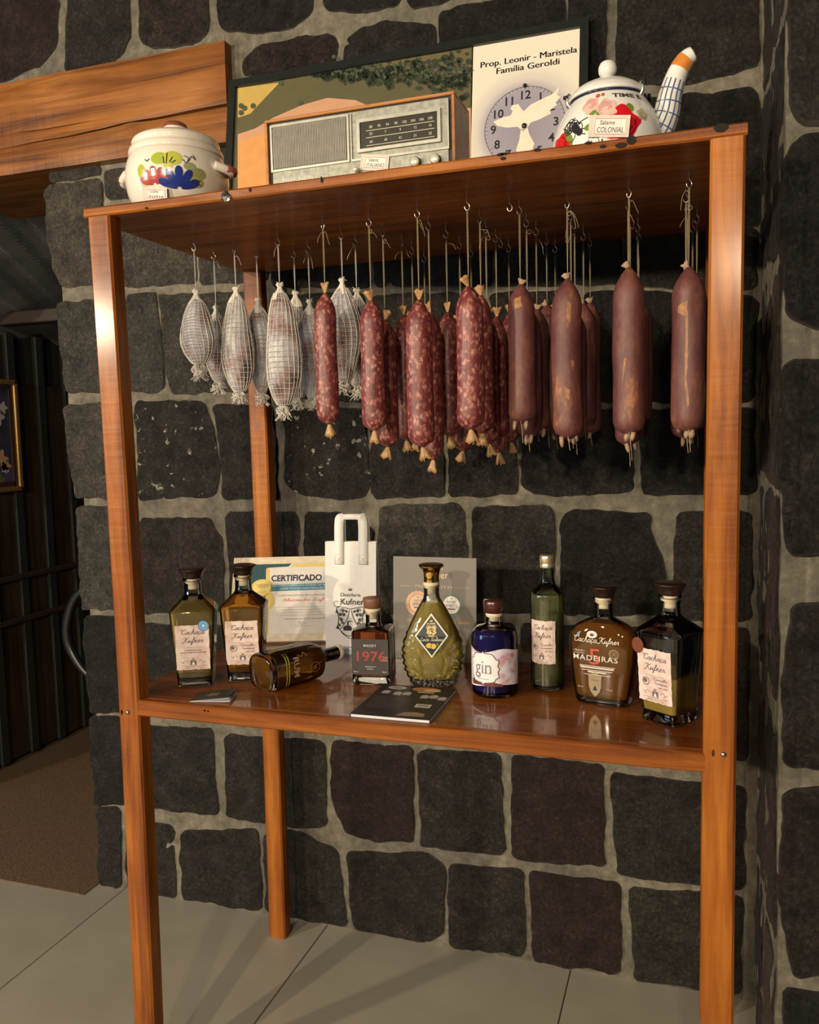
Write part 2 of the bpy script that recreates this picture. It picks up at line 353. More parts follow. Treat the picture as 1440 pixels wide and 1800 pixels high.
# ================================================================== THE SETTING
def stone(parent, pts3, nrm, mat, proud=.009, name='stone', seg=.016, rough=1.0, grow=.0045, deep=.03):
    """one dressed stone: slightly rounded jittered outline, sunk edge, uneven proud face"""
    c = sum(pts3, Vector())/len(pts3); n = Vector(nrm).normalized()
    P = [p+(p-c).normalized()*grow*1.3 for p in pts3]
    for cut in (.011, .005):
        q = []
        for i in range(len(P)):
            a, b = P[i], P[(i+1) % len(P)]
            k = min(.24, cut/max((b-a).length, 1e-4)); q += [a.lerp(b, k), a.lerp(b, 1-k)]
        P = q
    Q = []
    for i in range(len(P)):
        a, b = P[i], P[(i+1) % len(P)]; m = max(1, int((b-a).length/seg))
        for s in range(m): Q.append(a.lerp(b, s/m))
    N = len(Q); vs, fs = [], []
    rings = [(1.0, -deep), (1.0, -.001), (.985, proud*.75), (.955, proud*1.0), (.86, proud*1.08), (.70, proud*1.12), (.50, proud*1.15), (.30, proud*1.15), (.12, proud*1.15)]
    for ri, (k, h) in enumerate(rings):
        for p in Q:
            w = p + noise.noise_vector(p*22)*.006 + noise.noise_vector(p*75)*.0028
            x = c + (w-c)*k; hh = h
            if ri >= 2: hh += rough*(noise.fractal(x*20, .9, 2.1, 5)*.0055 + noise.noise(x*6+Vector((3, 9, 1)))*.004)
            vs.append(x + n*hh - c)
    for r in range(len(rings)-1):
        for k in range(N):
            k2 = (k+1) % N; fs.append((r*N+k, r*N+k2, (r+1)*N+k2, (r+1)*N+k))
    vs.append(n*(proud*1.15+rough*(noise.fractal(c*20, .9, 2.1, 5)*.0055 + noise.noise(c*6+Vector((3, 9, 1)))*.004))); ci = len(vs)-1; r = len(rings)-1
    for k in range(N): fs.append((r*N+k, r*N+(k+1) % N, ci))
    me = pyd(vs, fs); bm = bmesh.new(); bm.from_mesh(me); bpy.data.meshes.remove(me); me = bmm(bm)
    o = obj(name, me, mat, parent, True); o.location = c; return o

# --- back wall: mortar body with real thickness and the doorway cut out
def wall_body():
    bm = bmesh.new(); st = .035; x0, x1, z0, z1 = -1.75, 1.42, -.05, 2.85
    nx, nz = int((x1-x0)/st), int((z1-z0)/st); g = {}
    def inside(x, z): return not (x < (-.672 if z > 1.25 else -.640) and z < 2.30)
    for i in range(nx):
        for j in range(nz):
            cx, cz = x0+(i+.5)*st, z0+(j+.5)*st
            if not inside(cx, cz): continue
            vv = []
            for a, b in ((i,j),(i+1,j),(i+1,j+1),(i,j+1)):
                if (a, b) not in g:
                    x, z = x0+a*st, z0+b*st
                    g[(a, b)] = bm.verts.new((x, YW-.001-.004*noise.fractal(Vector((x*9, 3, z*9)), 1, 2, 4), z))
                vv.append(g[(a, b)])
            bm.faces.new(vv)
    ex = bmesh.ops.extrude_face_region(bm, geom=bm.faces[:])
    for v in [e for e in ex['geom'] if isinstance(e, bmesh.types.BMVert)]: v.co.y = YW+.34
    return bmm(bm)
wall = tag(obj('wall_back', wall_body(), MORTAR, None, False), kind='structure')
S, F_, L_, B_, R_ = STONE, STONE_F, STONE_L, STONE_B, STONE_R
STONES = [
 (R_, (-30,0),(105,0),(100,75),(75,112),(20,140),(-30,150)), (S, (122,-20),(228,-20),(228,70),(205,110),(150,122),(117,125)),
 (S, (245,-20),(365,-20),(365,60),(340,78),(280,85),(250,78)), (S, (382,-20),(552,-20),(545,25),(520,48),(460,58),(400,55),(388,45)),
 (S, (566,-20),(705,-20),(702,12),(640,22),(575,18)), (S, (432,105),(455,85),(520,70),(585,62),(592,80),(590,105),(560,122),(480,132),(430,134)),
 (S, (605,72),(640,50),(700,40),(765,45),(765,130),(608,150)), (S, (775,22),(860,5),(990,-4),(992,45),(992,150),(775,160)),
 (S, (716,-25),(815,-25),(780,8),(722,16)), (S, (1000,-20),(1066,-20),(1066,150),(1000,150)),
 (S, (1088,-20),(1332,-20),(1333,115),(1270,132),(1200,152),(1085,150)), (S, (1088,180),(1200,172),(1325,156),(1337,215),(1338,395),(1095,400)),
 (L_, (88,303),(178,291),(178,308),(92,322)), (L_, (83,328),(178,316),(181,365),(190,500),(108,503),(95,470),(84,400)), (L_, (186,300),(300,285),(300,345),(190,352)), (L_, (375,265),(470,252),(470,330),(380,330)),
 (L_, (200,395),(345,405),(346,497),(236,505),(205,500)), (L_, (353,410),(470,415),(470,495),(353,500)), (S, (310,285),(368,278),(368,345),(310,345)),
 (S, (480,420),(640,400),(650,505),(480,505)), (S, (660,400),(860,390),(865,500),(660,505)), (S, (875,390),(1090,380),(1095,500),(875,502)), (S, (1108,405),(1330,400),(1328,510),(1105,505)),
 (B_, (100,533),(205,525),(212,688),(120,690)), (L_, (222,520),(275,515),(285,600),(291,680),(280,688),(226,688)), (L_, (283,520),(465,514),(465,690),(300,690),(292,610)),
 (S, (482,520),(640,518),(645,705),(484,700)), (S, (655,520),(850,516),(852,706),(657,706)), (S, (865,516),(1010,512),(1012,704),(866,706)), (S, (1025,515),(1190,516),(1192,705),(1026,705)), (S, (1205,520),(1328,522),(1325,705),(1206,705)),
 (B_, (113,716),(200,706),(226,706),(232,876),(135,875)), (F_, (240,705),(358,708),(372,745),(386,820),(380,870),(246,878)), (S, (376,712),(480,714),(490,876),(394,876),(392,800)),
 (F_, (500,720),(640,720),(650,840),(648,868),(600,878),(530,868),(505,850)), (S, (653,720),(775,720),(780,872),(655,874)), (S, (788,720),(905,720),(910,868),(790,872)),
 (S, (922,720),(1108,720),(1112,864),(1000,868),(936,866),(918,855)), (S, (1126,720),(1325,720),(1322,866),(1128,870)),
 (B_, (136,893),(236,891),(240,1070),(147,1070)), (S, (248,912),(368,912),(390,950),(396,1072),(252,1078)), (S, (398,902),(452,900),(460,1078),(408,1076)), (S, (470,900),(524,905),(528,1075),(472,1076)),
 (S, (537,902),(600,904),(656,930),(662,1075),(538,1076)), (L_, (668,890),(800,887),(818,906),(826,1070),(668,1076)), (S, (833,893),(966,890),(976,915),(974,1076),(832,1076)),
 (S, (990,910),(1010,896),(1145,906),(1141,930),(1160,975),(1168,1020),(1165,1080),(986,1080)), (S, (1188,903),(1320,900),(1318,1088),(1183,1090)),
 (S, (148,1084),(240,1084),(244,1248),(160,1254)), (S, (254,1096),(392,1100),(392,1262),(256,1258)), (S, (404,1098),(560,1096),(562,1270),(404,1266)), (S, (574,1096),(740,1096),(742,1282),(574,1275)),
 (S, (754,1096),(905,1096),(905,1296),(754,1286)), (S, (918,1098),(1090,1100),(1092,1312),(918,1298)), (S, (1104,1102),(1316,1106),(1314,1335),(1104,1316)),
 (S, (158,1260),(234,1260),(238,1410),(170,1414)), (S, (246,1276),(374,1282),(384,1430),(320,1425),(254,1418)), (S, (398,1292),(570,1303),(574,1450),(520,1452),(400,1436)),
 (R_, (583,1303),(725,1315),(727,1477),(650,1473),(608,1460),(586,1405)), (S, (736,1318),(880,1325),(889,1500),(742,1487)), (R_, (900,1328),(1060,1345),(1063,1522),(903,1506)), (S, (1075,1360),(1230,1378),(1310,1385),(1306,1562),(1088,1538)),
 (S, (172,1420),(212,1422),(214,1558),(178,1556)), (S, (222,1435),(308,1455),(310,1577),(226,1563)), (S, (320,1462),(455,1458),(461,1600),(322,1582)), (S, (466,1465),(520,1460),(592,1495),(612,1627),(470,1604)),
 (S, (612,1498),(750,1500),(782,1522),(778,1640),(755,1656),(620,1630)), (S, (790,1520),(920,1530),(922,1676),(792,1662)), (R_, (932,1532),(1090,1553),(1092,1708),(940,1690)), (S, (1108,1560),(1304,1575),(1302,1744),(1118,1722)),
]
for st in STONES:
    P3 = [aty(x, y, YW) for x, y in st[1:]]
    for p in P3: p.z = max(p.z, .004)
    jamb = sum(p.x for p in P3)/len(P3) < -.42
    stone(wall, P3, (0,-1,0), st[0], deep=.20 if jamb else .03)
# beyond the left of the frame, above the beam, so the wall goes on
for i in range(3):
    x0 = -1.72+i*.28
    stone(wall, [Vector((x0,YW,2.50)), Vector((x0+.26,YW,2.50)), Vector((x0+.26,YW,2.68)), Vector((x0,YW,2.68))], (0,-1,0), S)

# --- the pier that juts out on the right
YP = .20
def pier():
    bm = bmesh.new(); st = .04; g = {}
    zs_ = [-.05+st*j for j in range(int(2.9/st)+1)]
    path = [(1.268+.0, YW+.05)] + [(1.268+t*.004, YW-t*(YW-YP)) for t in [k/8 for k in range(9)]] + [(1.30+k*.05, YP) for k in range(14)]
    rows = []
    for z in zs_:
        r = []
        for i, (x, y) in enumerate(path):
            q = Vector((x*9, y*9, z*9)); dx = noise.fractal(q, 1, 2, 4)*.005
            lean = .010*(1-z/2.0)
            r.append(bm.verts.new((x+dx+lean, y+noise.fractal(q+Vector((7,1,3)), 1, 2, 4)*.004, z)))
        rows.append(r)
    for j in range(len(rows)-1):
        for i in range(len(path)-1): bm.faces.new((rows[j][i], rows[j][i+1], rows[j+1][i+1], rows[j+1][i]))
    me = bmm(bm)
    return me
pier_o = tag(obj('wall_right', pier(), MORTAR, None, False), kind='structure')
PST = [
 (S, (1386,-20),(1470,-20),(1480,218),(1402,216),(1390,170)), (S, (1376,300),(1400,244),(1480,235),(1480,560),(1440,578),(1384,556),(1376,420)),
 (S, (1376,642),(1480,632),(1480,968),(1388,976),(1372,900)), (S, (1390,1062),(1480,1066),(1480,1345),(1378,1340),(1380,1200)), (S, (1376,1392),(1480,1386),(1480,1700),(1392,1710),(1372,1560)), (S, (1380,1738),(1480,1752),(1480,1900),(1380,1900))]
for st in PST: stone(pier_o, [aty(x, y, YP) for x, y in st[1:]], (0,-1,0), st[0], .020)
for (za, zb) in ((.02,.40),(.44,.83),(.90,1.27),(1.31,1.70),(1.74,2.10),(2.14,2.6)):
    for (ya, yb) in ((.225,.44),(.465,.675)):
        off = random.uniform(-.02,.02); X = 1.276+.010*(1-(za+zb)/4)
        stone(pier_o, [Vector((X,ya,za+off)), Vector((X,yb+off,za+off)), Vector((X,yb+off,zb+off)), Vector((X,ya,zb+off))], (-1,0,0), S, .008)

# --- heavy hewn beam over the doorway
bl = aty(410, 172, YW-.03)
def beam():
    """hewn beam whose drying cracks are cut into the front face as V grooves"""
    def path(px): return [(q.x, q.z) for q in (aty(x, y, YW-.037) for x, y in px)]
    def lerp(P, x, ext=True):
        if x <= P[0][0]: (x0, v0), (x1, v1) = P[0], P[1]; return v0+(v1-v0)*(x-x0)/(x1-x0) if ext else v0
        for (x0, v0), (x1, v1) in zip(P, P[1:]):
            if x <= x1: return v0+(v1-v0)*(x-x0)/(x1-x0)
        return P[-1][1]
    c1 = path([(0,262),(60,250),(120,240),(180,228),(230,214),(280,206),(340,195),(404,183)])
    c2 = path([(20,234),(70,228),(130,218),(175,210)])
    X = lambda px: aty(px, 225, YW-.037).x
    w1 = [(X(-40),0),(X(40),.0010),(X(140),.0022),(X(215),.0024),(X(230),.0012),(X(250),.0030),(X(330),.0040),(X(404),.0042)]; w2 = [(X(15),0),(X(60),.0011),(X(130),.0013),(X(175),0)]
    bm = bmesh.new(); rows = []; x1 = -.062; n = 90
    for i in range(n+1):
        x = -1.75+(x1+1.75)*i/n; a, wa, wb = max(2.23, lerp(c1, x)), lerp(w1, x, False), lerp(w2, x, False)
        b = max(a+.025, lerp(c2, x)) if x < c2[-1][0] else a+max(.025, c2[-1][1]-lerp(c1, c2[-1][0]))
        da, db = min(.045, wa*14), min(.02, wb*12)
        prof = [(0,2.195,0),(.003,(2.195+a)/2,0),(0,a-wa,0),(0,a,da),(0,a+wa,0),(.001,(a+b)/2,0),(0,b-wb,0),(0,b,db),(0,b+wb,0),(.003,(b+2.455)/2,0),(-.001,2.455,0)]
        r = []
        for (dy, z, d) in prof:
            q = Vector((x*4, 3, z*9)); r.append(bm.verts.new((x, YW-.036-dy+d+.005*noise.noise(q), z+.003*noise.noise(Vector((x*5, 7, 1))))))
        r.append(bm.verts.new((x, YW+.36, 2.458))); r.append(bm.verts.new((x, YW+.36, 2.19))); rows.append(r)
    m = len(rows[0])
    for p, q in zip(rows, rows[1:]):
        for k in range(m): bm.faces.new((p[k], q[k], q[(k+1) % m], p[(k+1) % m]))
    bm.faces.new(rows[0]); bm.faces.new(rows[-1])
    return sharp(bmm(bm), 40)
beam_o = tag(obj('trim_1', beam(), BEAM), kind='structure')
BLK = plain('black_bark', (.010,.006,.004), .9)

# --- floor: slab, large porcelain tiles; coarse brown matting in the room beyond
floor = tag(obj('floor', box(-2.65, 2.3, -4.9, .73, -.06, -.004), GROUT), kind='structure')
gx = [-2.65,-1.955,-1.258,-.561,.136,.832,1.529,2.225]; gy = [-4.88,-4.18,-3.48,-2.78,-2.08,-1.38,-.68,.02,.72]
tm = {}
for i in range(len(gx)-1):
    for j in range(len(gy)-1):
        w, h = gx[i+1]-gx[i]-.003, gy[j+1]-gy[j]-.003
        y1c = 0.0
        k = (round(w,3), round(h,3))
        if k not in tm: tm[k] = box(-w/2, w/2, -h/2, h/2, -.01, 0, .001); tm[k].materials.append(TILE)
        o = bpy.data.objects.new('tile', tm[k]); o.location = ((gx[i]+gx[i+1])/2, (gy[j]+gy[j+1])/2, 0); link(o, floor)
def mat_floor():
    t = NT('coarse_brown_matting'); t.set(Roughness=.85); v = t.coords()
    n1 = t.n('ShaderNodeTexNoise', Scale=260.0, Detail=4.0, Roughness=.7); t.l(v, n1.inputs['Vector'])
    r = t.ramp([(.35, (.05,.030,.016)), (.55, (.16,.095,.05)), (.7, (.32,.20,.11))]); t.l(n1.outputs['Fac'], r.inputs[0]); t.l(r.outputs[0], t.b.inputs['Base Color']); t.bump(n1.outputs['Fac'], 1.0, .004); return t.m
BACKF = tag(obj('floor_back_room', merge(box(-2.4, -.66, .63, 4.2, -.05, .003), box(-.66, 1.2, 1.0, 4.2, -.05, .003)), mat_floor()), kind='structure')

# --- the room beyond the doorway: plank wall, sloping corrugated roof, purlin
XF = -1.70
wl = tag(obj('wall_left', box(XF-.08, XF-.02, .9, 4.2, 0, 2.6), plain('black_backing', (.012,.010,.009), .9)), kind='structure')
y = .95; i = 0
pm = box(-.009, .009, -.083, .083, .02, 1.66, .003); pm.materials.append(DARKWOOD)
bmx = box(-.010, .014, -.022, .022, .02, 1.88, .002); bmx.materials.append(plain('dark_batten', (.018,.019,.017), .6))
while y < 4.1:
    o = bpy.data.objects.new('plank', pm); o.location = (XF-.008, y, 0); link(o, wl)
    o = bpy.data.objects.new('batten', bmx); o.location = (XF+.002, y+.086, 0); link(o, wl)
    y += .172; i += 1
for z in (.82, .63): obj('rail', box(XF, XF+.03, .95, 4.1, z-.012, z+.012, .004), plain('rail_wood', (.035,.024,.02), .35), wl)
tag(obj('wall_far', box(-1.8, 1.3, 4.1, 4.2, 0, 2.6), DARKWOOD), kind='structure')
def roof():
    A_, B__, C_ = Vector((-1.7,1.5,1.885)), Vector((-1.7,1.86,1.868)), Vector((-1.07,1.10,2.21))
    nn = (B__-A_).cross(C_-A_).normalized()
    d = (atp(65, 520, A_, nn)-atp(0, 460, A_, nn)); d.z = 0; d.normalize(); pr_ = Vector((d.y, -d.x, 0))
    vs, fs = [], []; n, m = 170, 190; x0, x1, y0, y1 = -1.72, -.2, .94, 4.15
    for j in range(m+1):
        for i in range(n+1):
            x = x0+(x1-x0)*i/n; yy = y0+(y1-y0)*j/m; ph = ((x*pr_.x+yy*pr_.y)/.14) % 1.0
            r = max(0, min(1, (abs(ph-.5)-.2)*6))
            z = A_.z-((x-A_.x)*nn.x+(yy-A_.y)*nn.y)/nn.z
            vs.append((x, yy, z+r*.02))
    for j in range(m):
        for i in range(n): fs.append((j*(n+1)+i, j*(n+1)+i+1, (j+1)*(n+1)+i+1, (j+1)*(n+1)+i))
    return pyd(vs, fs)
rf = obj('ceiling_back_room', roof(), plain('corrugated_zinc', (.20,.215,.24), .55, .3, .25, 6)); tag(rf, kind='structure')
so = rf.modifiers.new('sheet', 'SOLIDIFY'); so.thickness = .003
tag(obj('trim_2', box(-1.72, -.3, 1.46, 1.54, 1.90, 1.95, .004), plain('purlin', (.030,.022,.016), .8)), kind='structure')

# ================================================================== THINGS IN THE BACK ROOM
GOLD = plain('gilt_wood', (.55,.33,.12), .28, .75)
def back_picture():
    pA, pB = atx(27, 668, XF+.03), atx(42, 862, XF+.03)
    y1 = (pA.y+pB.y)/2; z1, z0 = pA.z, pB.z; y0 = y1-.42
    t = thing('framed_picture', 'flower still life in a gilt frame on the dark plank wall', 'picture', (XF+.016, (y0+y1)/2, z0))
    hw, h = (y1-y0)/2, z1-z0
    for nm, b in (('frame', [(-hw,-hw+.022,0,h),(hw-.022,hw,0,h)]), ('frame', [(-hw,hw,0,.022),(-hw,hw,h-.022,h)])):
        for (a, c, d, e) in b: obj(nm, box(0, .022, a, c, d, e, .006, 2), GOLD, t)
    obj('slip', merge(box(0, .012, hw-.045, hw-.020, .020, h-.020), box(0, .012, -hw+.020, -hw+.045, .020, h-.020), box(0, .012, -hw+.04, hw-.04, .020, .042), box(0, .012, -hw+.04, hw-.04, h-.042, h-.020)), plain('dark_slip', (.05,.022,.012), .4), t)
    cv = obj('canvas', box(0, .008, -hw+.03, hw-.03, .03, h-.03), plain('night_blue_print', (.045,.045,.085), .5, 0, .6, 9), t)
    for mt, pts in (((.55,.32,.16), [(.10,.14,.035),(.06,.12,.03),(.13,.11,.022)]), ((.5,.45,.45), [(.12,.10,.018),(.05,.09,.02),(.10,.32,.03),(.13,.36,.022)]), ((.10,.16,.07), [(.08,.055,.03),(.03,.06,.03),(.07,.30,.03)])):
        for (a, b, r) in pts:
          p = Pr(); p.poly([(a+r*(1+.3*math.cos(5*q))*math.cos(q), b+r*(1+.3*math.cos(5*q))*math.sin(q)) for q in [2*PI*k/30 for k in range(30)]])
          obj('painted_flower', p.mesh(lambda u, v: (.0086, u, v)), plain('paint_%d' % int(mt[0]*100), mt, .5), cv)
back_picture()
def back_chair():
    """black bentwood armchair just inside the doorway; only an arm and a leg clear the stones"""
    Y = 1.16
    pts = [aty(x, y, Y) for x, y in ((166,1022),(150,1034),(132,1052),(121,1082),(118,1112),(124,1140),(140,1168),(156,1186),(175,1200))]
    base = atz(185, 1430, .003); bx = pts[2].x
    t = thing('armchair', 'black bentwood armchair behind the stone jamb in the dark back room', 'chair', (bx, Y, .003))
    loc = Vector((bx, Y, .003))
    arm = [p-loc for p in catmull(pts, 4)]
    r = [.012+.008*math.sin(PI*i/(len(arm)-1)) for i in range(len(arm))]
    zt_, zb_ = arm[0].z, arm[-1].z
    obj('arm', tube(arm, r, 10), BLACKGLOSS, t, True)
    obj('arm', tube([p+Vector((0,.48,0)) for p in arm], r, 10), BLACKGLOSS, t, True)
    xs = arm[-1].x
    obj('seat', box(xs-.02, xs+.46, -.02, .50, zb_-.17, zb_-.12, .02, 3), BLACKGLOSS, t)
    for dy in (0, .48):
        obj('leg', tube([Vector((xs+.0,dy,zb_+.02)), Vector((xs+.0,dy,zb_-.2)), Vector((xs-.015,dy,0))], .016, 8), BLACKGLOSS, t, True)
        obj('leg', tube([Vector((xs+.44,dy,zt_+.25)), Vector((xs+.44,dy,zb_-.15)), Vector((xs+.48,dy,0))], .017, 8), BLACKGLOSS, t, True)
        obj('arm_rest', tube([arm[0]+Vector((-.005,dy,0)), arm[0]+Vector((.1,dy,.012)), Vector((xs+.44,dy,zt_+.02))], .018, 8), BLACKGLOSS, t, True)
    for k in range(3): obj('back_slat', box(xs+.43, xs+.45, 0, .48, zb_+.05+k*.12, zb_+.11+k*.12, .008, 2), BLACKGLOSS, t)
back_chair()

# ================================================================== THE RACK
rack = thing('wooden_rack', 'tall varnished pine rack with a top board for hanging salami and one shelf of bottles', 'rack', (0, 0, 0))
def bowed(x0, x1, y0, y1, z0, z1, bow):
    """a leg that is slightly warped, as the left one is"""
    bm = bmesh.new(); rows = []; n = 14; c = .004
    sec = [(x0+c,y0),(x1-c,y0),(x1,y0+c),(x1,y1-c),(x1-c,y1),(x0+c,y1),(x0,y1-c),(x0,y0+c)]
    for i in range(n+1):
        t = i/n; d = bow*math.sin(PI*t)
        rows.append([bm.verts.new((x+d, y, z0+(z1-z0)*t)) for x, y in sec])
    for a, b in zip(rows, rows[1:]):
        for k in range(8): bm.faces.new((a[k], a[(k+1) % 8], b[(k+1) % 8], b[k]))
    bm.faces.new(rows[0]); bm.faces.new(rows[-1]); return bmm(bm)
LEGS = [obj('leg', bowed(0, A, 0, LB, 0, H, .009), WOOD_Z, rack), obj('leg', bowed(W-A, W, 0, LB, 0, H, -.003), WOOD_Z, rack),
        obj('leg', bowed(0, A, D-LB, D, 0, H, .004), WOOD_Z, rack), obj('leg', bowed(W-A, W, D-LB, D, 0, H, 0), WOOD_Z, rack)]
def plank_board(x0, x1, y0, y1, z0, z1, wav=.0015):
    bm = bmesh.new(); rows = []; n = 40; c = .003
    sec = [(y0+c,z0),(y1-c,z0),(y1,z0+c),(y1,z1-c),(y1-c,z1),(y0+c,z1),(y0,z1-c),(y0,z0+c)]
    for i in range(n+1):
        x = x0+(x1-x0)*i/n
        rows.append([bm.verts.new((x, y+(wav*noise.noise(Vector((x*9,z*60,1))) if y < y0+.01 else 0), z+(wav*noise.noise(Vector((x*11,5,z*50))) if z < (z0+z1)/2 and y < y0+.01 else 0))) for y, z in sec])
    for a, b in zip(rows, rows[1:]):
        for k in range(8): bm.faces.new((a[k], a[(k+1) % 8], b[(k+1) % 8], b[k]))
    bm.faces.new(rows[0]); bm.faces.new(rows[-1]); return bmm(bm)
obj('top_board', plank_board(-.007, W+.002, 0, D, H, ZT), WOOD_X, rack)
obj('shelf_board', plank_board(.002, W-.002, .018, D, ZS-.02, ZS, 0), WOOD_S, rack)
RAIL = obj('front_rail', plank_board(A+.004, W-A+.001, 0, .020, ZS-TS, ZS, .0006), WOOD_X, rack)
# shelf board is notched round the legs: close the leg faces again with their own bodies (legs run through)
SCREW = plain('steel_screw', (.35,.33,.30), .35, 1.0)
for (x, y) in ((225, 1252), (1272, 1326)):
    p = aty(x, y, 0); me = lathe([(.0001,-.0035),(.0035,-.003),(.0045,-.001),(.0045,.002)], 12)
    o = obj('screw', me, SCREW, rack, True); o.location = (p.x, -.0003, p.z); o.rotation_euler = (-PI/2, 0, 0)
def drill(o, x, z, rx, rz, depth):
    """bore a real hole into the front face of a board or leg"""
    vs, fs = loft_ellipse(x, z, rx, rz, -.01, depth); me = pyd(vs, fs); bm = bmesh.new(); bm.from_mesh(me); bpy.data.meshes.remove(me); me = bmm(bm)
    c = bpy.data.objects.new('bit', me); COL.objects.link(c)
    md = o.modifiers.new('hole', 'BOOLEAN'); md.operation = 'DIFFERENCE'; md.solver = 'EXACT'; md.object = c
    new = bpy.data.meshes.new_from_object(o.evaluated_get(bpy.context.evaluated_depsgraph_get()))
    o.modifiers.clear(); o.data = new; bpy.data.objects.remove(c)
def loft_ellipse(x, z, rx, rz, y0, y1, n=14):
    vs = [(x+rx*math.cos(2*PI*k/n), y, z+rz*math.sin(2*PI*k/n)) for y in (y0, y1) for k in range(n)]
    return vs, [tuple(range(n)), tuple(range(n, 2*n))]+[(k, (k+1) % n, n+(k+1) % n, n+k) for k in range(n)]
for o, x, y, rx, rz in ((LEGS[0], 214, 1252, .0028, .0050), (LEGS[1], 1254, 1324, .0024, .0060), (RAIL, 360, 1249, .0022, .0024), (RAIL, 366, 1250, .0020, .0022)):
    p = aty(x, y, 0); drill(o, p.x, p.z, rx, rz, .013)
# dark bark flaws and a crumpled foil clip on the front edge of the top board
for (x, y, a, b) in ((1110,243,.007,.007),(1268,224,.011,.006),(945,256,.006,.0025),(888,266,.007,.002),(880,272,.006,.0025),(885,279,.005,.0025),(1060,258,.005,.0025),(1092,256,.009,.004),(398,340,.004,.005),(258,366,.003,.002),(440,334,.002,.004),(566,315,.002,.006),(1035,246,.006,.002)):
    p = aty(x, y, 0); q = Pr(); n = 14
    q.poly([(a*(1+.35*noise.noise(Vector((k*.9,x,y))))*math.cos(2*PI*k/n), b*(1+.35*noise.noise(Vector((k*1.3,y,x))))*math.sin(2*PI*k/n)) for k in range(n)])
    z = max(H+b*.8, min(ZT-b*.8, p.z)); obj('bark_flaw', q.mesh(lambda u, v: (p.x+u, -.0022, z+v)), BLK, rack)
def clip():
    bm = bmesh.new(); bmesh.ops.create_icosphere(bm, subdivisions=2, radius=.009)
    for v in bm.verts: v.co *= 1+.5*noise.noise(v.co*300); v.co.y *= .45
    o = obj('foil_clip', bmm(bm), plain('crumpled_foil', (.45,.44,.40), .25, 1.0), rack); p = aty(398, 347, 0); o.location = (p.x, -.003, p.z)
clip()
KN = plain('pine_knot', (.10,.020,.006), .35)
for (x, y, Y, a, b) in ((450,748,D-LB,.006,.009),(1250,300,0,.001,.001)):
    if a > .002:
        p = aty(x, y, Y); q = Pr(); q.disc(0, 0, a, 16, b); obj('knot', q.mesh(lambda u, v: (p.x+u, Y-.0006, p.z+v)), KN, rack)

# ================================================================== HANGING MEATS
def salami_mat():
    t = NT('fat_flecked_salami'); t.set(Roughness=.5); t.b.inputs['Coat Weight'].default_value = .12; t.b.inputs['Coat Roughness'].default_value = .25; v = t.coords((1,1,.7), 9.0)
    ns = t.n('ShaderNodeTexNoise', Scale=120.0, Detail=3.0); t.l(v, ns.inputs['Vector'])
    mv = t.n('ShaderNodeMix', data_type='VECTOR'); mv.inputs[0].default_value = .012; t.l(v, mv.inputs[4]); t.l(ns.outputs['Color'], mv.inputs[5])
    vo = t.n('ShaderNodeTexVoronoi', Scale=135.0); vo.inputs['Randomness'].default_value = 1; t.l(mv.outputs[1], vo.inputs['Vector'])
    n1 = t.n('ShaderNodeTexNoise', Scale=55.0, Detail=5.0, Roughness=.65); t.l(v, n1.inputs['Vector'])
    sp = t.n('ShaderNodeSeparateColor'); t.l(vo.outputs['Color'], sp.inputs[0])
    r0 = t.ramp([(.25, (.075,.012,.016)), (.5, (.14,.024,.027)), (.72, (.22,.050,.044))]); t.l(n1.outputs['Fac'], r0.inputs[0])
    th = t.ramp([(.12, (0,0,0)), (.40, (.5,.5,.5)), (.85, (1,1,1))]); t.l(sp.outputs[0], th.inputs[0])
    ed = t.ramp([(.20, (1,1,1)), (.60, (0,0,0))]); t.l(vo.outputs['Distance'], ed.inputs[0])
    dm = t.n('ShaderNodeMath', operation='MULTIPLY'); t.l(vo.outputs['Distance'], dm.inputs[0]); dm.inputs[1].default_value = 1.0; t.l(dm.outputs[0], ed.inputs[0])
    mk = t.n('ShaderNodeMath', operation='MULTIPLY'); t.l(th.outputs[0], mk.inputs[0]); t.l(ed.outputs[0], mk.inputs[1])
    mx = t.n('ShaderNodeMix', data_type='RGBA'); t.l(mk.outputs[0], mx.inputs[0]); t.l(r0.outputs[0], mx.inputs[6]); mx.inputs[7].default_value = (.47,.20,.15,1)
    t.l(mx.outputs[2], t.b.inputs['Base Color']); t.bump(n1.outputs['Fac'], .5, .004); return t.m
def colonial_mat():
    t = NT('smoked_brown_salami'); t.set(Roughness=.55); t.b.inputs['Coat Weight'].default_value = .0; v = t.coords((1,1,.45), 9.0)
    n1 = t.n('ShaderNodeTexNoise', Scale=26.0, Detail=4.0, Roughness=.6); t.l(v, n1.inputs['Vector'])
    n2 = t.n('ShaderNodeTexNoise', Scale=170.0, Detail=3.0); t.l(v, n2.inputs['Vector'])
    r = t.ramp([(.32, (.085,.026,.028)), (.52, (.125,.042,.038)), (.61, (.15,.054,.040)), (.70, (.30,.13,.060))]); t.l(n1.outputs['Fac'], r.inputs[0])
    r2 = t.ramp([(.3, (.78,.76,.76)), (.65, (1.12,1.1,1.1))]); t.l(n2.outputs['Fac'], r2.inputs[0])
    mx = t.n('ShaderNodeMix', data_type='RGBA', blend_type='MULTIPLY'); mx.inputs[0].default_value = 1; t.l(r.outputs[0], mx.inputs[6]); t.l(r2.outputs[0], mx.inputs[7]); t.l(mx.outputs[2], t.b.inputs['Base Color'])
    t.bump(n2.outputs['Fac'], .25, .001); return t.m
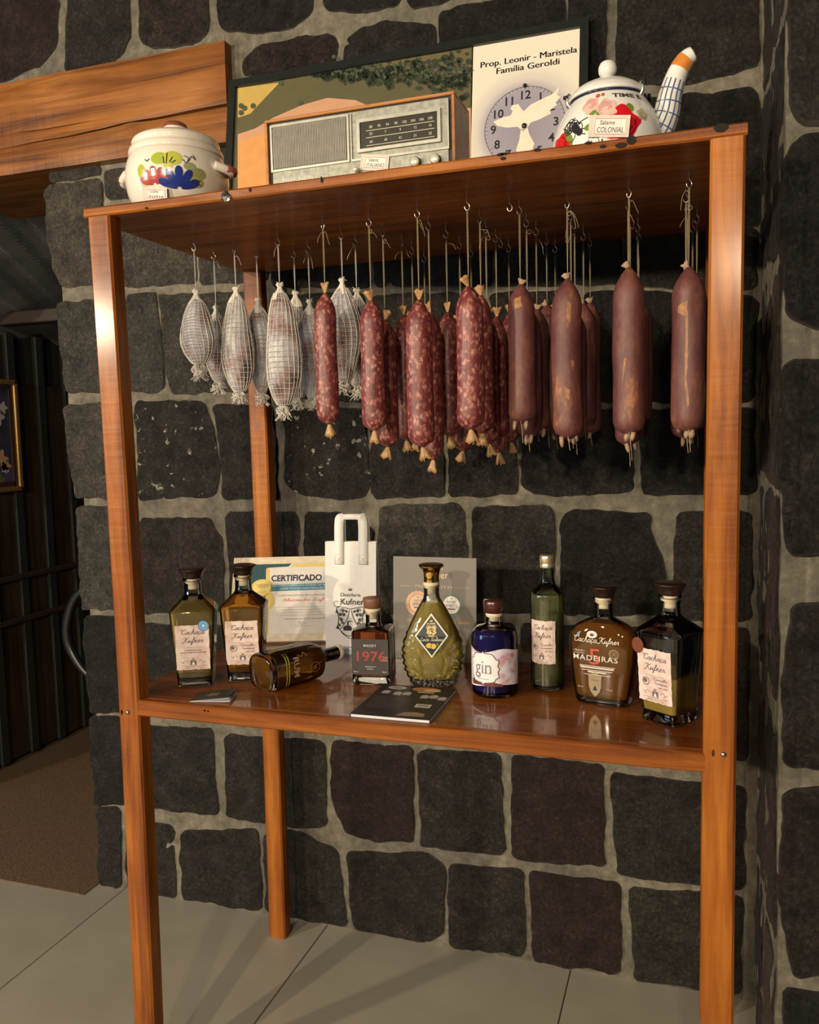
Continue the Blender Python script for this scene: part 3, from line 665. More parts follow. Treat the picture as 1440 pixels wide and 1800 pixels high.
def copa_mat():
    t = NT('mould_dusted_cured_meat'); t.set(Roughness=.75); v = t.coords((1,1,.7), 9.0)
    n1 = t.n('ShaderNodeTexNoise', Scale=22.0, Detail=5.0, Roughness=.6); t.l(v, n1.inputs['Vector'])
    n2 = t.n('ShaderNodeTexNoise', Scale=140.0, Detail=3.0); t.l(v, n2.inputs['Vector'])
    r = t.ramp([(.32, (.075,.060,.075)), (.41, (.27,.17,.16)), (.50, (.34,.33,.37)), (.66, (.60,.60,.63))]); t.l(n1.outputs['Fac'], r.inputs[0]); t.l(r.outputs[0], t.b.inputs['Base Color'])
    t.bump(n2.outputs['Fac'], .5, .002); return t.m
SAL, COLO, COPA = salami_mat(), colonial_mat(), copa_mat()
CASING = plain('dried_casing', (.36,.20,.075), .45, 0, .3, 90); CASEPALE = plain('pale_casing', (.33,.22,.14), .5, 0, .2, 90)
STRING = plain('cotton_string', (.34,.28,.17), .9, 0, .15, 200); STRINGW = plain('white_string', (.55,.54,.52), .9, 0, .1, 200)
NET = plain('white_netting', (.66,.63,.57), .9, 0, .12, 200)
def sausage_mesh(L, r, seed, tight=.5, kink=.004):
    prof = []; n = 26; rr = random.Random(seed)
    for i in range(n+1):
        t = i/n; z = -L*t
        if t < .17: q = .15+.85*math.sin(PI/2*(t/.17))**.9
        elif t > .91: q = .18+.82*math.sqrt(max(0, 1-((t-.91)/.09)**2))
        else: q = 1.0
        q *= 1+.05*math.sin(t*7+seed)*(.3 if tight else 1)+.04*(t-.5)
        prof.append((r*q, z))
    m = lathe(prof, 22)
    ph = rr.uniform(0, 6)
    for v in m.vertices:
        z = v.co.z; k = noise.noise(Vector((v.co.x*40, v.co.y*40, z*14+seed)))
        v.co.x *= 1+.07*k; v.co.y *= 1+.07*k
        b = math.sin(-z/L*PI)*kink; v.co.x += b*math.cos(ph); v.co.y += b*math.sin(ph)
    return m
def flare_mesh(w, h, seed, down=True):
    """gathered, dried end of the casing: a pleated little fan"""
    vs, fs = [], []; n = 14; s = -1 if down else 1
    for j in range(5):
        t = j/4
        for k in range(n):
            a = 2*PI*k/n; q = (.18+.82*t**.8)*w*.5; ple = 1+.28*math.cos(4*a+seed)*t
            vs.append((q*ple*math.cos(a), q*ple*math.sin(a)*.45, s*h*t*(1+.12*math.cos(3*a+seed)*t)))
    for j in range(4):
        for k in range(n): fs.append((j*n+k, j*n+(k+1) % n, (j+1)*n+(k+1) % n, (j+1)*n+k))
    fs.append(tuple(range(n))); fs.append(tuple(range(4*n, 5*n))); return pyd(vs, fs)
def hook_mesh():
    P = [(0,0,.004),(0,0,-.010),(0,0,-.014),(.0035,0,-.018),(.0045,0,-.023),(.002,0,-.0275),(-.002,0,-.0275),(-.0045,0,-.024),(-.0042,0,-.020)]
    return tube(catmull(P, 3), .0011, 6)
HOOKM = hook_mesh(); HOOKM.materials.append(METAL); HOOKM.polygons.foreach_set('use_smooth', [True]*len(HOOKM.polygons))
def add_hook(x, y):
    o = bpy.data.objects.new('hook', HOOKM); o.location = (x, y, H); o.rotation_euler = (0, 0, random.uniform(-.6,.6)); link(o, rack)
ZH = H-.0268
_hz = {}
def string_part(t, ztop, zknot, mat, seed, loose=True):
    """doubled string from the hook down to the tie, with a bow of loose ends (z relative to the tie)"""
    rr = random.Random(seed); L = ztop-zknot
    a = tube([(-.0008,0,L),(-.0010,0,L*.6),(0,0,0)], .0005, 5); b = tube([(.0008,0,L),(.0009,.0006,L*.5),(.0002,0,0)], .00048, 5)
    ms = [a, b]
    if loose:
        z0 = L-.012
        for k in range(rr.choice((0,1,1,2))):
            s = rr.choice((-1, 1)); e = rr.uniform(.010,.022)
            ms.append(tube(catmull([(0,0,z0),(s*e*.35,.002,z0+rr.uniform(-.002,.008)),(s*e*.8,-.002,z0-rr.uniform(.002,.012)),(s*e,.001,z0-rr.uniform(.012,.03))], 4), .00038, 4))
        if seed % 3 == 0: q = rr.uniform(.004,.007); ms.append(tube(catmull([(0,0,z0),(q,.001,z0+.005),(q*1.6,0,z0),(q,-.001,z0-.004),(0,0,z0)], 3), .0004, 4))
    obj('string', merge(*ms), mat, t, True)
MESHC = {}
def hang_sausage(kind, x, y, ztop, zbot, r, seed, label, group=None, tip='fan', detailed=True):
    add_hook(x, y)
    L = ztop-zbot
    t = thing('red_salami' if kind == 'red' else 'smoked_salami', label, 'salami', (x, y, ztop), random.Random(seed).uniform(0,6.28), group)
    t.rotation_euler = (0, 0, 0)
    mat = SAL if kind == 'red' else COLO
    obj('casing', sausage_mesh(L, r, seed, kink=.002 if kind == 'red' else .004), mat, t, True)
    string_part(t, ZH, ztop, STRING, seed, detailed)
    if kind == 'red':
        o = obj('top_tie', flare_mesh(.020, .020, seed, False), CASING, t, True); o.location = (0, 0, -.001); o.rotation_euler = (0, random.Random(seed).uniform(-.5,.6), random.Random(seed+1).uniform(-.5,.5))
        o = obj('bottom_tie', flare_mesh(.024, .026, seed+2, True), CASING, t, True); o.location = (0, 0, -L+.002); o.rotation_euler = (0, random.Random(seed+5).uniform(-.3,.3), 0)
        obj('end_string', tube(catmull([(.002,-.004,-L+.003),(.006,-.008,-L-.012),(.007,-.009,-L-.028)], 3), .0006, 4), STRING, t)
    else:
        o = obj('top_tie', flare_mesh(.016, .013, seed, False), CASEPALE, t, True); o.location = (0, 0, -.003); o.rotation_euler = (0, random.Random(seed).uniform(-.9,.5), 0)
        rr = random.Random(seed+3)
        for k in range(rr.choice((1, 2, 2)) if detailed else 1):
            e = rr.uniform(-.5,.0)*r if k == 0 else rr.uniform(.25,.55)*r; ln = rr.uniform(.008,.015); dx = rr.uniform(-.004,.004); yy = -rr.uniform(.004,.012)
            o = obj('bottom_tie', tube([(e,yy,-L+.005),(e+dx*.5,yy-.001,-L-ln*.45),(e+dx,yy,-L-ln)], [.0046,rr.uniform(.0036,.0056),.0026], 8), CASEPALE, t, True)
        obj('end_string', tube(catmull([(.001,-.014,-L+.006),(.004,-.016,-L-.014),(.005,-.015,-L-.020-rr.uniform(0,.02))], 3), .0006, 4), STRING, t)
    return t
def netted(x, y, ztop, zbot, r, seed, label, group=None, tail=.035):
    add_hook(x, y); L = ztop-zbot; rr = random.Random(seed)
    t = thing('netted_copa', label, 'cured meat', (x, y, ztop), 0, group)
    def rad(s):   # s 0..1 down the body
        q = math.sin(PI*min(1, max(0, s*.93+.035)))**.55*1.06
        return r*max(.12, q)*(1+.12*math.sin(s*5+seed))
    n = 22
    m = lathe([(rad(i/n), -.012-(L-.012)*i/n) for i in range(n+1)], 22)
    ox = rr.uniform(-.006,.006)
    for v in m.vertices:
        k = noise.noise(v.co*22+Vector((seed,0,0)))+.4*noise.noise(v.co*60); v.co.x *= 1+.10*k; v.co.y *= (1+.10*k)*.85
        v.co.x += ox*math.sin(-v.co.z/L*PI)
    obj('meat', m, COPA, t, True)
    # the elastic net: knotted cords as real wire
    bm = bmesh.new(); nu, nv = 20, 21; G = []
    for j in range(nv+1):
        s = j/nv; row = []
        for k in range(nu):
            a = 2*PI*k/nu + .5*math.sin(s*3+seed)*.6
            q = rad(s)*1.05+.0012+.0012*noise.noise(Vector((k*.7, j*.6, seed)))
            z = -.012-(L-.012)*s + .002*noise.noise(Vector((k*.5, j*.4, seed+9)))
            row.append(bm.verts.new((q*math.sin(a)+ox*math.sin(s*PI), -q*math.cos(a)*.87, z)))
        G.append(row)
    for j in range(nv):
        for k in range(nu): bm.faces.new((G[j][k], G[j][(k+1) % nu], G[j+1][(k+1) % nu], G[j+1][k]))
    o = obj('net', bmm(bm), NET, t); w = o.modifiers.new('cord', 'WIREFRAME'); w.thickness = .0015; w.use_replace = True; w.use_even_offset = False
    # gathered neck and frayed tail
    ms = [lathe([(.016,-.026),(.011,-.012),(.0055,-.003),(.0045,.001),(.008,.006),(.0065,.009)], 12, wob=lambda a, z: 1+.18*math.sin(3*a+seed))]
    for k in range(12):
        a = rr.uniform(0, 6.28); e = rr.uniform(.004,.010)
        ms.append(tube(catmull([(0,0,-.006),(e*.5*math.cos(a),e*.5*math.sin(a),rr.uniform(.003,.010)),(e*math.cos(a),e*math.sin(a),rr.uniform(.002,.014))], 2), .0008, 4))
    obj('gathered_neck', merge(*ms), NET, t)
    ms = []
    for k in range(46):
        a = rr.uniform(0, 6.28); e = rr.uniform(.003,.018); d = rr.uniform(.4,1)*tail
        ms.append(tube(catmull([(rr.uniform(-.004,.004),rr.uniform(-.004,.004),-L+.006),(e*math.cos(a),e*math.sin(a),-L-d*.35),(e*.8*math.cos(a+1),e*.8*math.sin(a+1),-L-d*.7),(e*1.2*math.cos(a+.6),e*1.2*math.sin(a+.6),-L-d)], 3), .0008, 4))
    obj('frayed_tail', merge(*ms), NET, t)
    string_part(t, ZH, ztop-.002, STRINGW, seed)
    return t
def zat(px, py, y): return aty(px, py, y).z
# netted pieces: hook pixel on the underside of the board, top, bottom (pixel rows), half width (m)
NETS = [
 (340,424, 346,517,640, .034, 'plump white netted copa nearest the front left leg, over the lime-grey stones', .040),
 (375,440, 378,545,672, .028, 'thin dark netted copa hanging lower between two plump pale ones', .030),
 (411,428, 420,512,688, .033, 'pale netted copa with a pink streak, beside the rear leg', .030),
 (450,437, 452,532,692, .028, 'netted copa in front of the lit top of the rear leg, half hidden', .030),
 (488,414, 495,506,712, .036, 'largest netted copa with a bare pink stripe down its side', .035),
 (541,428, 541,535,700, .030, 'dusky netted copa squeezed behind the largest one and a red salami', .030),
 (516,438, 520,520,700, .026, 'netted copa with a yellowish neck behind the largest one', .030),
 (599,402, 606,497,672, .034, 'netted copa with blue-black skin between the first two red salamis', .030),
 (624,415, 630,515,680, .027, 'slim netted copa behind the second red salami', .030)]
for i, (hx, hy, tx, ty, by, r, lab, tail) in enumerate(NETS):
    p = atz(hx, hy-6, H); netted(p.x, p.y, zat(tx, ty, p.y), zat(tx, by, p.y), r, 10+i*3, lab, 'netted cured meats', tail)
REDS = [ # hook px, top row, bottom row, radius, label
 (567,377, 515,746, .0225, 'slim red fat-flecked salami between netted pieces, first of the reds'),
 (648,372, 528,757, .0240, 'red fat-flecked salami with a fan-shaped casing tip, second of the reds'),
 (733,356, 527,786, .0255, 'longest red fat-flecked salami, third of the reds, pale smear near its base'),
 (821,342, 503,755, .0260, 'glossy red fat-flecked salami with a wide bow-tie casing tip, last of the reds')]
def col_x(hx, hy): return atz(hx, hy, H)
ORD = ['first', 'second', 'third', 'fourth', 'fifth']
REDWHO = ['', 'the red one with a fan-shaped casing tip', 'the longest red one', 'the red one with a bow-tie casing tip']
COLWHO = ['the smooth one with a tan shoulder', 'the orange-mottled one lobed at its base', 'the one trailing a long loose thread', 'the tan-streaked one by the front right leg']
for i, (hx, hy, ty, by, r, lab) in enumerate(REDS):
    p = col_x(hx, hy); hang_sausage('red', p.x, p.y, zat(hx+6, ty, p.y), zat(hx+8, by, p.y), r, 40+i*5, lab, 'red salamis in the front row')
    if i == 0: continue
    for k in range(1, 5):
        y = p.y+.095*k+random.uniform(-.012,.012)
        if y > .60: break
        zt = 1.66+random.uniform(-.025,.02); L = .280+random.uniform(-.02,.02)
        hang_sausage('red', p.x+random.uniform(-.012,.012), y, zt, zt-L, .0225+random.uniform(-.002,.002), 100+i*10+k, 'dark red salami, %s in the file behind %s' % (ORD[k], REDWHO[i]), 'red salamis behind the front row', detailed=(k < 3))
COLS = [
 (913,350, 500,745, .0255, 'smooth brown salami with a tan shoulder, first of the smoked ones'),
 (997,338, 490,772, .0275, 'brown salami mottled with orange and lobed at its base'),
 (1106,318, 470,765, .0285, 'brown salami with a long loose thread hanging from its tied base'),
 (1212,300, 470,760, .0285, 'brown salami with a long tan streak, next to the front right leg')]
TAN = plain('tan_smoke_streak', (.30,.14,.060), .6, 0, .3, 120)
def streaks(t, i, r):
    cs = [c for c in COL.objects if c.parent == t and c.name.startswith('casing')][0]
    sets = {0: [[(-.3,-.03),(.2,-.025),(.3,-.045),(-.2,-.05)]], 1: [[(.1,-.045),(.35,-.05),(.3,-.085),(.05,-.075)],[(-.1,-.20),(.25,-.205),(.2,-.225),(-.05,-.22)],[(.3,-.15),(.5,-.15),(.45,-.17)]],
            2: [[(-.25,-.165),(-.1,-.16),(-.2,-.185),(-.35,-.205)]], 3: [[(-.6,-.065),(-.05,-.06),(.0,-.10),(.02,-.15),(-.05,-.19),(.1,-.235),(.0,-.24),(-.2,-.19),(-.15,-.13),(-.15,-.085),(-.6,-.078)]]}
    for pts in sets[i]:
        q = Pr(); n = len(pts); out = []
        for a, b in zip(pts, pts[1:]+pts[:1]):
            for k in range(4): f = k/4; x = a[0]+(b[0]-a[0])*f; z = a[1]+(b[1]-a[1])*f; out.append(((x+.06*noise.noise(Vector((x*9, z*90, i))))*r, z+.003*noise.noise(Vector((x*7, z*70, 5+i)))))
        q.poly(out); o = obj('tan_streak', dense(q, .006).mesh(lambda u, v: (u, -r*1.2, v)), TAN, t, True)
        sw = o.modifiers.new('lie_on', 'SHRINKWRAP'); sw.target = cs; sw.wrap_method = 'PROJECT'; sw.use_project_y = True; sw.use_positive_direction = True; sw.use_negative_direction = False; sw.offset = .0005
for i, (hx, hy, ty, by, r, lab) in enumerate(COLS):
    p = col_x(hx, hy); t = hang_sausage('smoked', p.x, p.y, zat(hx, ty, p.y), zat(hx, by, p.y), r, 70+i*5, lab, 'smoked salamis in the front row')
    streaks(t, i, r)
    for k in range(1, 5):
        y = p.y+.09*k+random.uniform(-.012,.012)
        if y > .60: break
        zt = 1.675+random.uniform(-.03,.02); L = .275+random.uniform(-.02,.02)
        hang_sausage('smoked', p.x+random.uniform(-.012,.014), y, zt, zt-L, .026+random.uniform(-.002,.002), 200+i*10+k, 'brown smoked salami, %s in the file behind %s' % (ORD[k], COLWHO[i]), 'smoked salamis behind the front row', detailed=(k < 3))
# two empty hooks
for (hx, hy) in ((896,352), (880,420)):
    p = atz(hx, hy-8, H); add_hook(p.x, p.y)

# ================================================================== ON THE TOP BOARD
INK = plain('black_ink', (.012,.012,.016), .5); WHITEPRINT = plain('white_print', (.80,.78,.72), .4)
def flatmat(name, c, rough=.45): return plain(name, c, rough, 0, .05, 40)
# --- framed poster leaning on the wall: farm landscape and a clock panel
FP0 = Vector((0, .595, ZT)); FP1 = Vector((0, .672, 2.335)); FN = Vector((0, -(FP1.z-FP0.z), FP1.y-FP0.y)).normalized()
FU = (FP1-FP0).normalized()
def fpt(x, y, off=0.0): return atp(x, y, FP0+FN*off, FN)
def poster():
    o0 = fpt(405, 145); o1 = fpt(1036, 41); xl, xr = o0.x, o1.x
    hgt = (o0-FP0).dot(FU); t = thing('framed_poster', 'wide black framed poster with a farm landscape and a dove clock panel', 'poster', (0, FP0.y, ZT))
    base = Vector((0, FP0.y, ZT))
    def loc(x, v, d): return Vector((x, 0, 0)) + FU*v + FN*d
    def bar(x0, x1, v0, v1):
        vs = [loc(x, v, d) for d in (-.012, .010) for x, v in ((x0,v0),(x1,v0),(x1,v1),(x0,v1))]
        return pyd(vs, [(3,2,1,0),(4,5,6,7),(0,1,5,4),(1,2,6,5),(2,3,7,6),(3,0,4,7)])
    fb = .020; FR = plain('black_frame', (.012,.015,.013), .35)
    for b in ((xl,xl+fb,0,hgt),(xr-fb,xr,0,hgt),(xl+fb,xr-fb,0,fb),(xl+fb,xr-fb,hgt-fb,hgt)): obj('frame_bar', bar(*b), FR, t)
    xm = fpt(828, 180).x
    def fm(d):
        return lambda x, y: fpt(x, y, d)-base
    land = obj('landscape_print', pyd([loc(x, v, .001) for x, v in ((xl+fb,fb),(xm,fb),(xm,hgt-fb),(xl+fb,hgt-fb))], [(0,1,2,3)]), flatmat('print_hill_olive', (.105,.098,.045)), t)
    def pr(nm, c, polys, d, parent=land):
        p = Pr()
        for q in polys: p.poly(q)
        return obj(nm, p.mesh(fm(d)), flatmat('print_'+nm, c), parent)
    pr('upper_field', (.14,.115,.05), [[(660,110),(828,86),(828,135),(740,140),(690,128)]], .0012)
    pr('yellow_field', (.52,.36,.09), [[(418,155),(492,145),(470,168),(440,200),(418,207)]], .0014)
    pr('pink_field', (.58,.32,.19), [[(418,236),(448,226),(480,207),(530,185),(575,172),(625,176),(648,186),(828,190),(828,330),(418,340)]], .0016)
    pr('orange_field', (.68,.32,.10), [[(418,250),(470,232),(520,226),(520,340),(418,340)]], .0018)
    p = Pr(); rr = random.Random(4)
    for k in range(420):
        x = rr.uniform(545, 826); c = 128+(x-545)*.02; y = rr.gauss(c, 5+max(0, (x-560))*.045); 
        if y < 190: p.disc(x, y, rr.uniform(3,8), 7, rr.uniform(3,6))
    tr = obj('printed_trees', p.mesh(fm(.0020)), flatmat('print_trees', (.035,.045,.028)), land); tr['kind'] = 'stuff'
    p = Pr()
    for k in range(130):
        x = rr.uniform(580, 826); y = rr.gauss(120+(x-580)*.03, 9)
        p.disc(x, y, rr.uniform(2,4), 6)
    for (x, y) in ((494,146),(424,186),(430,190),(445,186),(528,181),(424,198)): p.disc(x, y, 5, 8)
    tr = obj('printed_treetops', p.mesh(fm(.0024)), flatmat('print_treetops', (.065,.080,.045)), land); tr['kind'] = 'stuff'
    # clock panel
    tcp = NT('clock_panel_print'); tcp.set(Roughness=.45)
    cc = fpt(922, 222)-base; rad = (fpt(990, 215)-fpt(858, 230)).length/2*1.07
    tc = tcp.n('ShaderNodeTexCoord'); vm = tcp.n('ShaderNodeVectorMath', operation='DISTANCE'); tcp.l(tc.outputs['Object'], vm.inputs[0]); vm.inputs[1].default_value = cc
    dv = tcp.n('ShaderNodeMath', operation='DIVIDE'); tcp.l(vm.outputs['Value'], dv.inputs[0]); dv.inputs[1].default_value = rad*1.55
    rp = tcp.ramp([(0, (.30,.28,.36)), (.60, (.36,.34,.42)), (.78, (.66,.62,.58)), (1, (.80,.76,.64))]); tcp.l(dv.outputs[0], rp.inputs[0]); tcp.l(rp.outputs[0], tcp.b.inputs['Base Color'])
    cp = obj('clock_panel', pyd([loc(x, v, .001) for x, v in ((xm+.003,fb),(xr-fb,fb),(xr-fb,hgt-fb),(xm+.003,hgt-fb))], [(0,1,2,3)]), tcp.m, t)
    up_ = FU; rt = Vector((1, 0, 0))
    def lm(ctr, d): return lambda u, v: ctr + rt*u + up_*v + FN*d
    k = rad
    a = fpt(928, 102)-base; q = Pr()
    for dx in (-.0006, 0, .0006): q.text('Prop. Leonir - Maristela', dx, 0, .021, (fpt(1012,88)-fpt(843,113)).length); q.text('Família Geroldi', dx, -.0215, .021, (fpt(981,110)-fpt(871,124)).length)
    obj('heading_lettering', q.mesh(lm(a, .0012)), INK, cp)
    q = Pr(); q.ring(0, 0, k, .0011, 48)
    for m in range(60):
        an = 2*PI*m/60; r0 = k*(.95 if m % 5 else .91); q.line([(r0*math.sin(an), r0*math.cos(an)), (k*math.sin(an), k*math.cos(an))], .0009)
    for h in range(1, 13):
        an = 2*PI*h/12; q.text(str(h), .78*k*math.sin(an), .78*k*math.cos(an), .30*k, bold=.02)
    obj('clock_dial', q.mesh(lm(cc, .0014)), INK, cp)
    q = Pr()
    q.poly([(x*k, y*k) for x, y in [(-.02,-.15),(-.16,0),(-.45,.02),(-.68,.10),(-.78,.22),(-.55,.30),(-.35,.32),(-.30,.42),(-.36,.50),(-.30,.58),(-.16,.58),(-.08,.45),(-.02,.38),(.15,.52),(.42,.62),(.66,.70),(.86,.86),(.80,.66),(.88,.60),(.76,.48),(.80,.42),(.62,.30),(.66,.22),(.40,.12),(.16,.06),(.08,-.05)]])
    q.poly([(x*k, y*k) for x, y in [(-.08,-.05),(.08,-.05),(.14,-.25),(.26,-.48),(.22,-.62),(.08,-.66),(-.12,-.66),(-.2,-.60),(-.12,-.35)]])
    obj('dove_print', q.mesh(lm(cc, .0016)), flatmat('print_dove', (.86,.80,.66)), cp)
    o = obj('clock_hub', lathe([(.0001,0),(.006,.0),(.006,.004),(.003,.006),(.0001,.006)], 14), DARKMETAL, cp, True); o.location = cc+FN*.001; o.rotation_euler = (PI/2, 0, 0)
    o = obj('clock_knob', lathe([(.0001,0),(.004,.0),(.005,.004),(.003,.008),(.0001,.009)], 12), DARKMETAL, cp, True); o.location = cc+FU*k*1.02+FN*.001; o.rotation_euler = (PI/2, 0, 0)
    # pane of glass
poster()

# --- old table radio
def radio():
    x0, x1, y0, y1, z1 = .3315, .7155, .12, .225, 2.0165
    h = z1-ZT; w = x1-x0
    t = thing('table_radio', 'old table radio with silver face, speaker grille and dial, in an orange wooden case', 'radio', (x0, y0, ZT))
    CASE = wood('radio_case', 0, (.33,.14,.045), (.46,.21,.07), (.55,.27,.10), .4, .2, 1.5)
    e = .006
    obj('case', merge(box(0,w,0,y1-y0,h-e,h,.0015), box(0,w,0,y1-y0,0,e,.0015), box(0,e,0,y1-y0,e,h-e,.001), box(w-e,w,0,y1-y0,e,h-e,.001), box(e,w-e,.03,y1-y0-.002,e,h-e)), CASE, t)
    def V(v): return h*(1-v)
    SIL = plain('dulled_aluminium', (.25,.26,.225), .42, .3, .25, 120); SIL2 = plain('bright_trim', (.42,.42,.36), .3, .6)
    GR = plain('grille_cloth', (.16,.155,.135), .6); 
    obj('black_surround', box(e, w-e, .006, .010, e, h-e), plain('black_gasket', (.015,.010,.012), .6), t)
    obj('face', box(.013, w-.013, -.001+.004, .008, .010, V(.055), .001), SIL, t)
    gx0, gx1, gz0, gz1 = .03*w+.006, .445*w, V(.60), V(.10)
    g = obj('speaker_grille', box(gx0, gx1, .0015, .005, gz0, gz1), GR, t)
    n = 46; ms = [box(gx0+(gx1-gx0)*(i+.15)/n, gx0+(gx1-gx0)*(i+.75)/n, 0, .002, gz0+.002, gz1-.002) for i in range(n)]
    sl = obj('grille_ribs', merge(*ms), plain('grille_rib', (.22,.21,.18), .45, .3), g); sl['kind'] = 'stuff'
    for (a, b, c, d) in ((gx0-.006,gx1+.006,gz1,gz1+.004),(gx0-.006,gx1+.006,gz0-.004,gz0),(gx0-.006,gx0-.002,gz0,gz1),(gx1+.002,gx1+.006,gz0,gz1),(.47*w,.475*w,gz0-.004,gz1+.004),(.475*w,.965*w,gz0-.004,gz0),(.965*w,.97*w,gz0-.004,gz1+.004)): obj('trim_strip', box(a,b,.000,.004,c,d), SIL2, t)
    dx0, dx1, dz0, dz1 = .52*w, .915*w, V(.50), V(.20)
    dl = obj('dial', box(dx0, dx1, .0005, .004, dz0, dz1), plain('dial_black', (.028,.026,.02), .25), t)
    obj('dial_bezel', merge(box(dx0-.006,dx1+.006,-.002,.004,dz1,dz1+.006), box(dx0-.006,dx1+.006,-.002,.004,dz0-.006,dz0), box(dx0-.006,dx0,-.002,.004,dz0,dz1), box(dx1,dx1+.006,-.002,.004,dz0,dz1)), SIL2, t)
    p = Pr(); dh = dz1-dz0
    for q, nums in ((.66, ['88','92','94','98','102','104','106','108']), (.40, ['55','7','9','12','16']), (.10, ['60','49','41','31','25'])):
        p.line([(dx0+.012, dz0+dh*q), (dx1-.006, dz0+dh*q)], .0013)
        for i, s in enumerate(nums): p.text(s, dx0+.022+(dx1-dx0-.036)*i/(len(nums)-1), dz0+dh*q+.0062, .0065, bold=.02)
    obj('dial_scale', p.mesh(lambda u, v: (u, -.0001, v)), flatmat('dial_scale_print', (.42,.40,.30)), dl)
    p = Pr(); p.text('TELEFUNKEN', .175*w, V(.745), .0095, .17*w, bold=.02); obj('brand_lettering', p.mesh(lambda u, v: (u, .0026, v)), plain('brand_cream', (.62,.61,.52), .4), t)
    for u in (.805, .905, .50):
        r = .0085 if u > .6 else .005
        o = obj('knob', lathe([(.0001,0),(r*.9,0),(r,.002),(r,.012),(r*.8,.014),(.0001,.0145)], 20), [plain('knob_cream', (.70,.66,.52), .3, .3)], t, True); o.location = (u*w, .003, V(.735)); o.rotation_euler = (PI/2, 0, 0)
        if u > .6:
            o = obj('knob_skirt', lathe([(r*1.12,0),(r*1.12,.009)], 20), BLACKGLOSS, t, True); o.location = (u*w, .003, V(.735)); o.rotation_euler = (PI/2, 0, 0)
    return t
radio()
def price_tag(px, py, Y, wpx, hpx, lines, label, rz=0.0, tilt=0.0, slope=0.0):
    c = aty(px, py, Y); w = wpx/900; h = hpx/900
    t = thing('name_tag', label, 'label', c, rz); t.rotation_euler = (tilt, slope, rz)
    obj('plastic_sleeve', box(-w/2-.008, w/2+.004, .0004, .0008, -h/2-.003, h/2+.004), plain('cloudy_tape', (.62,.58,.50), .25), t)
    obj('paper', box(-w/2, w/2, -.0004, .0004, -h/2, h/2), flatmat('tag_paper', (.80,.74,.68)), t)
    p = Pr(); e = .0016
    p.line([(-w/2+e,-h/2+e),(w/2-e,-h/2+e),(w/2-e,h/2-e),(-w/2+e,h/2-e),(-w/2+e,-h/2+e)], .0012); obj('red_border', p.mesh(lambda u, v: (u, -.0006, v)), flatmat('tag_red', (.62,.12,.13)), t)
    p = Pr()
    for i, s in enumerate(lines): p.text(s, (-.1 if i == 0 else 0)*w, h*(.2-.42*i), h*(.36 if i == 0 else .44), w*(.45 if i == 0 else .8), shear=.15)
    obj('handwriting', p.mesh(lambda u, v: (u, -.0007, v)), INK, t)
price_tag(660, 286, .1195, 40, 20, ['Salame', 'ITALIANO'], 'red-bordered handwritten paper tag taped to the radio face', .0, 0, .14)
price_tag(1073, 222, .0590, 48, 25, ['Salame', 'COLONIAL'], 'red-bordered handwritten paper tag taped to the kettle belly', .10, 0, .10)
price_tag(274, 341, .0570, 36, 17, ['COPA', 'suína'], 'red-bordered handwritten paper tag taped to the flowered tureen', .11, .25, .12)

# --- decorated round vessels: paint follows the lathe surface
def lathe_r(prof, z):
    for (r0, z0), (r1, z1) in zip(prof, prof[1:]):
        if z0 <= z <= z1 and z1 > z0: return r0+(r1-r0)*(z-z0)/(z1-z0)
    return prof[-1][0]
def smoothprof(pts, sub=6): return [(max(.0001, v.x), v.y) for v in catmull([(r, z, 0) for r, z in pts], sub)]
def lmap(prof, a0, r0, off=.0005):
    def f(u, v):
        a = a0+u/r0; r = lathe_r(prof, v)+off; return (r*math.sin(a), -r*math.cos(a), v)
    return f
GLAZE = plain('cream_glaze', (.74,.69,.60), .12, 0, .03, 8); ENAMEL = plain('white_enamel', (.76,.76,.73), .12, 0, .03, 8)
def paint(parent, name, q, fm, c, rough=.18): return obj(name, dense(q).mesh(fm), flatmat('paint_'+name+'_%d' % int(sum(c)*1000), c, rough), parent)
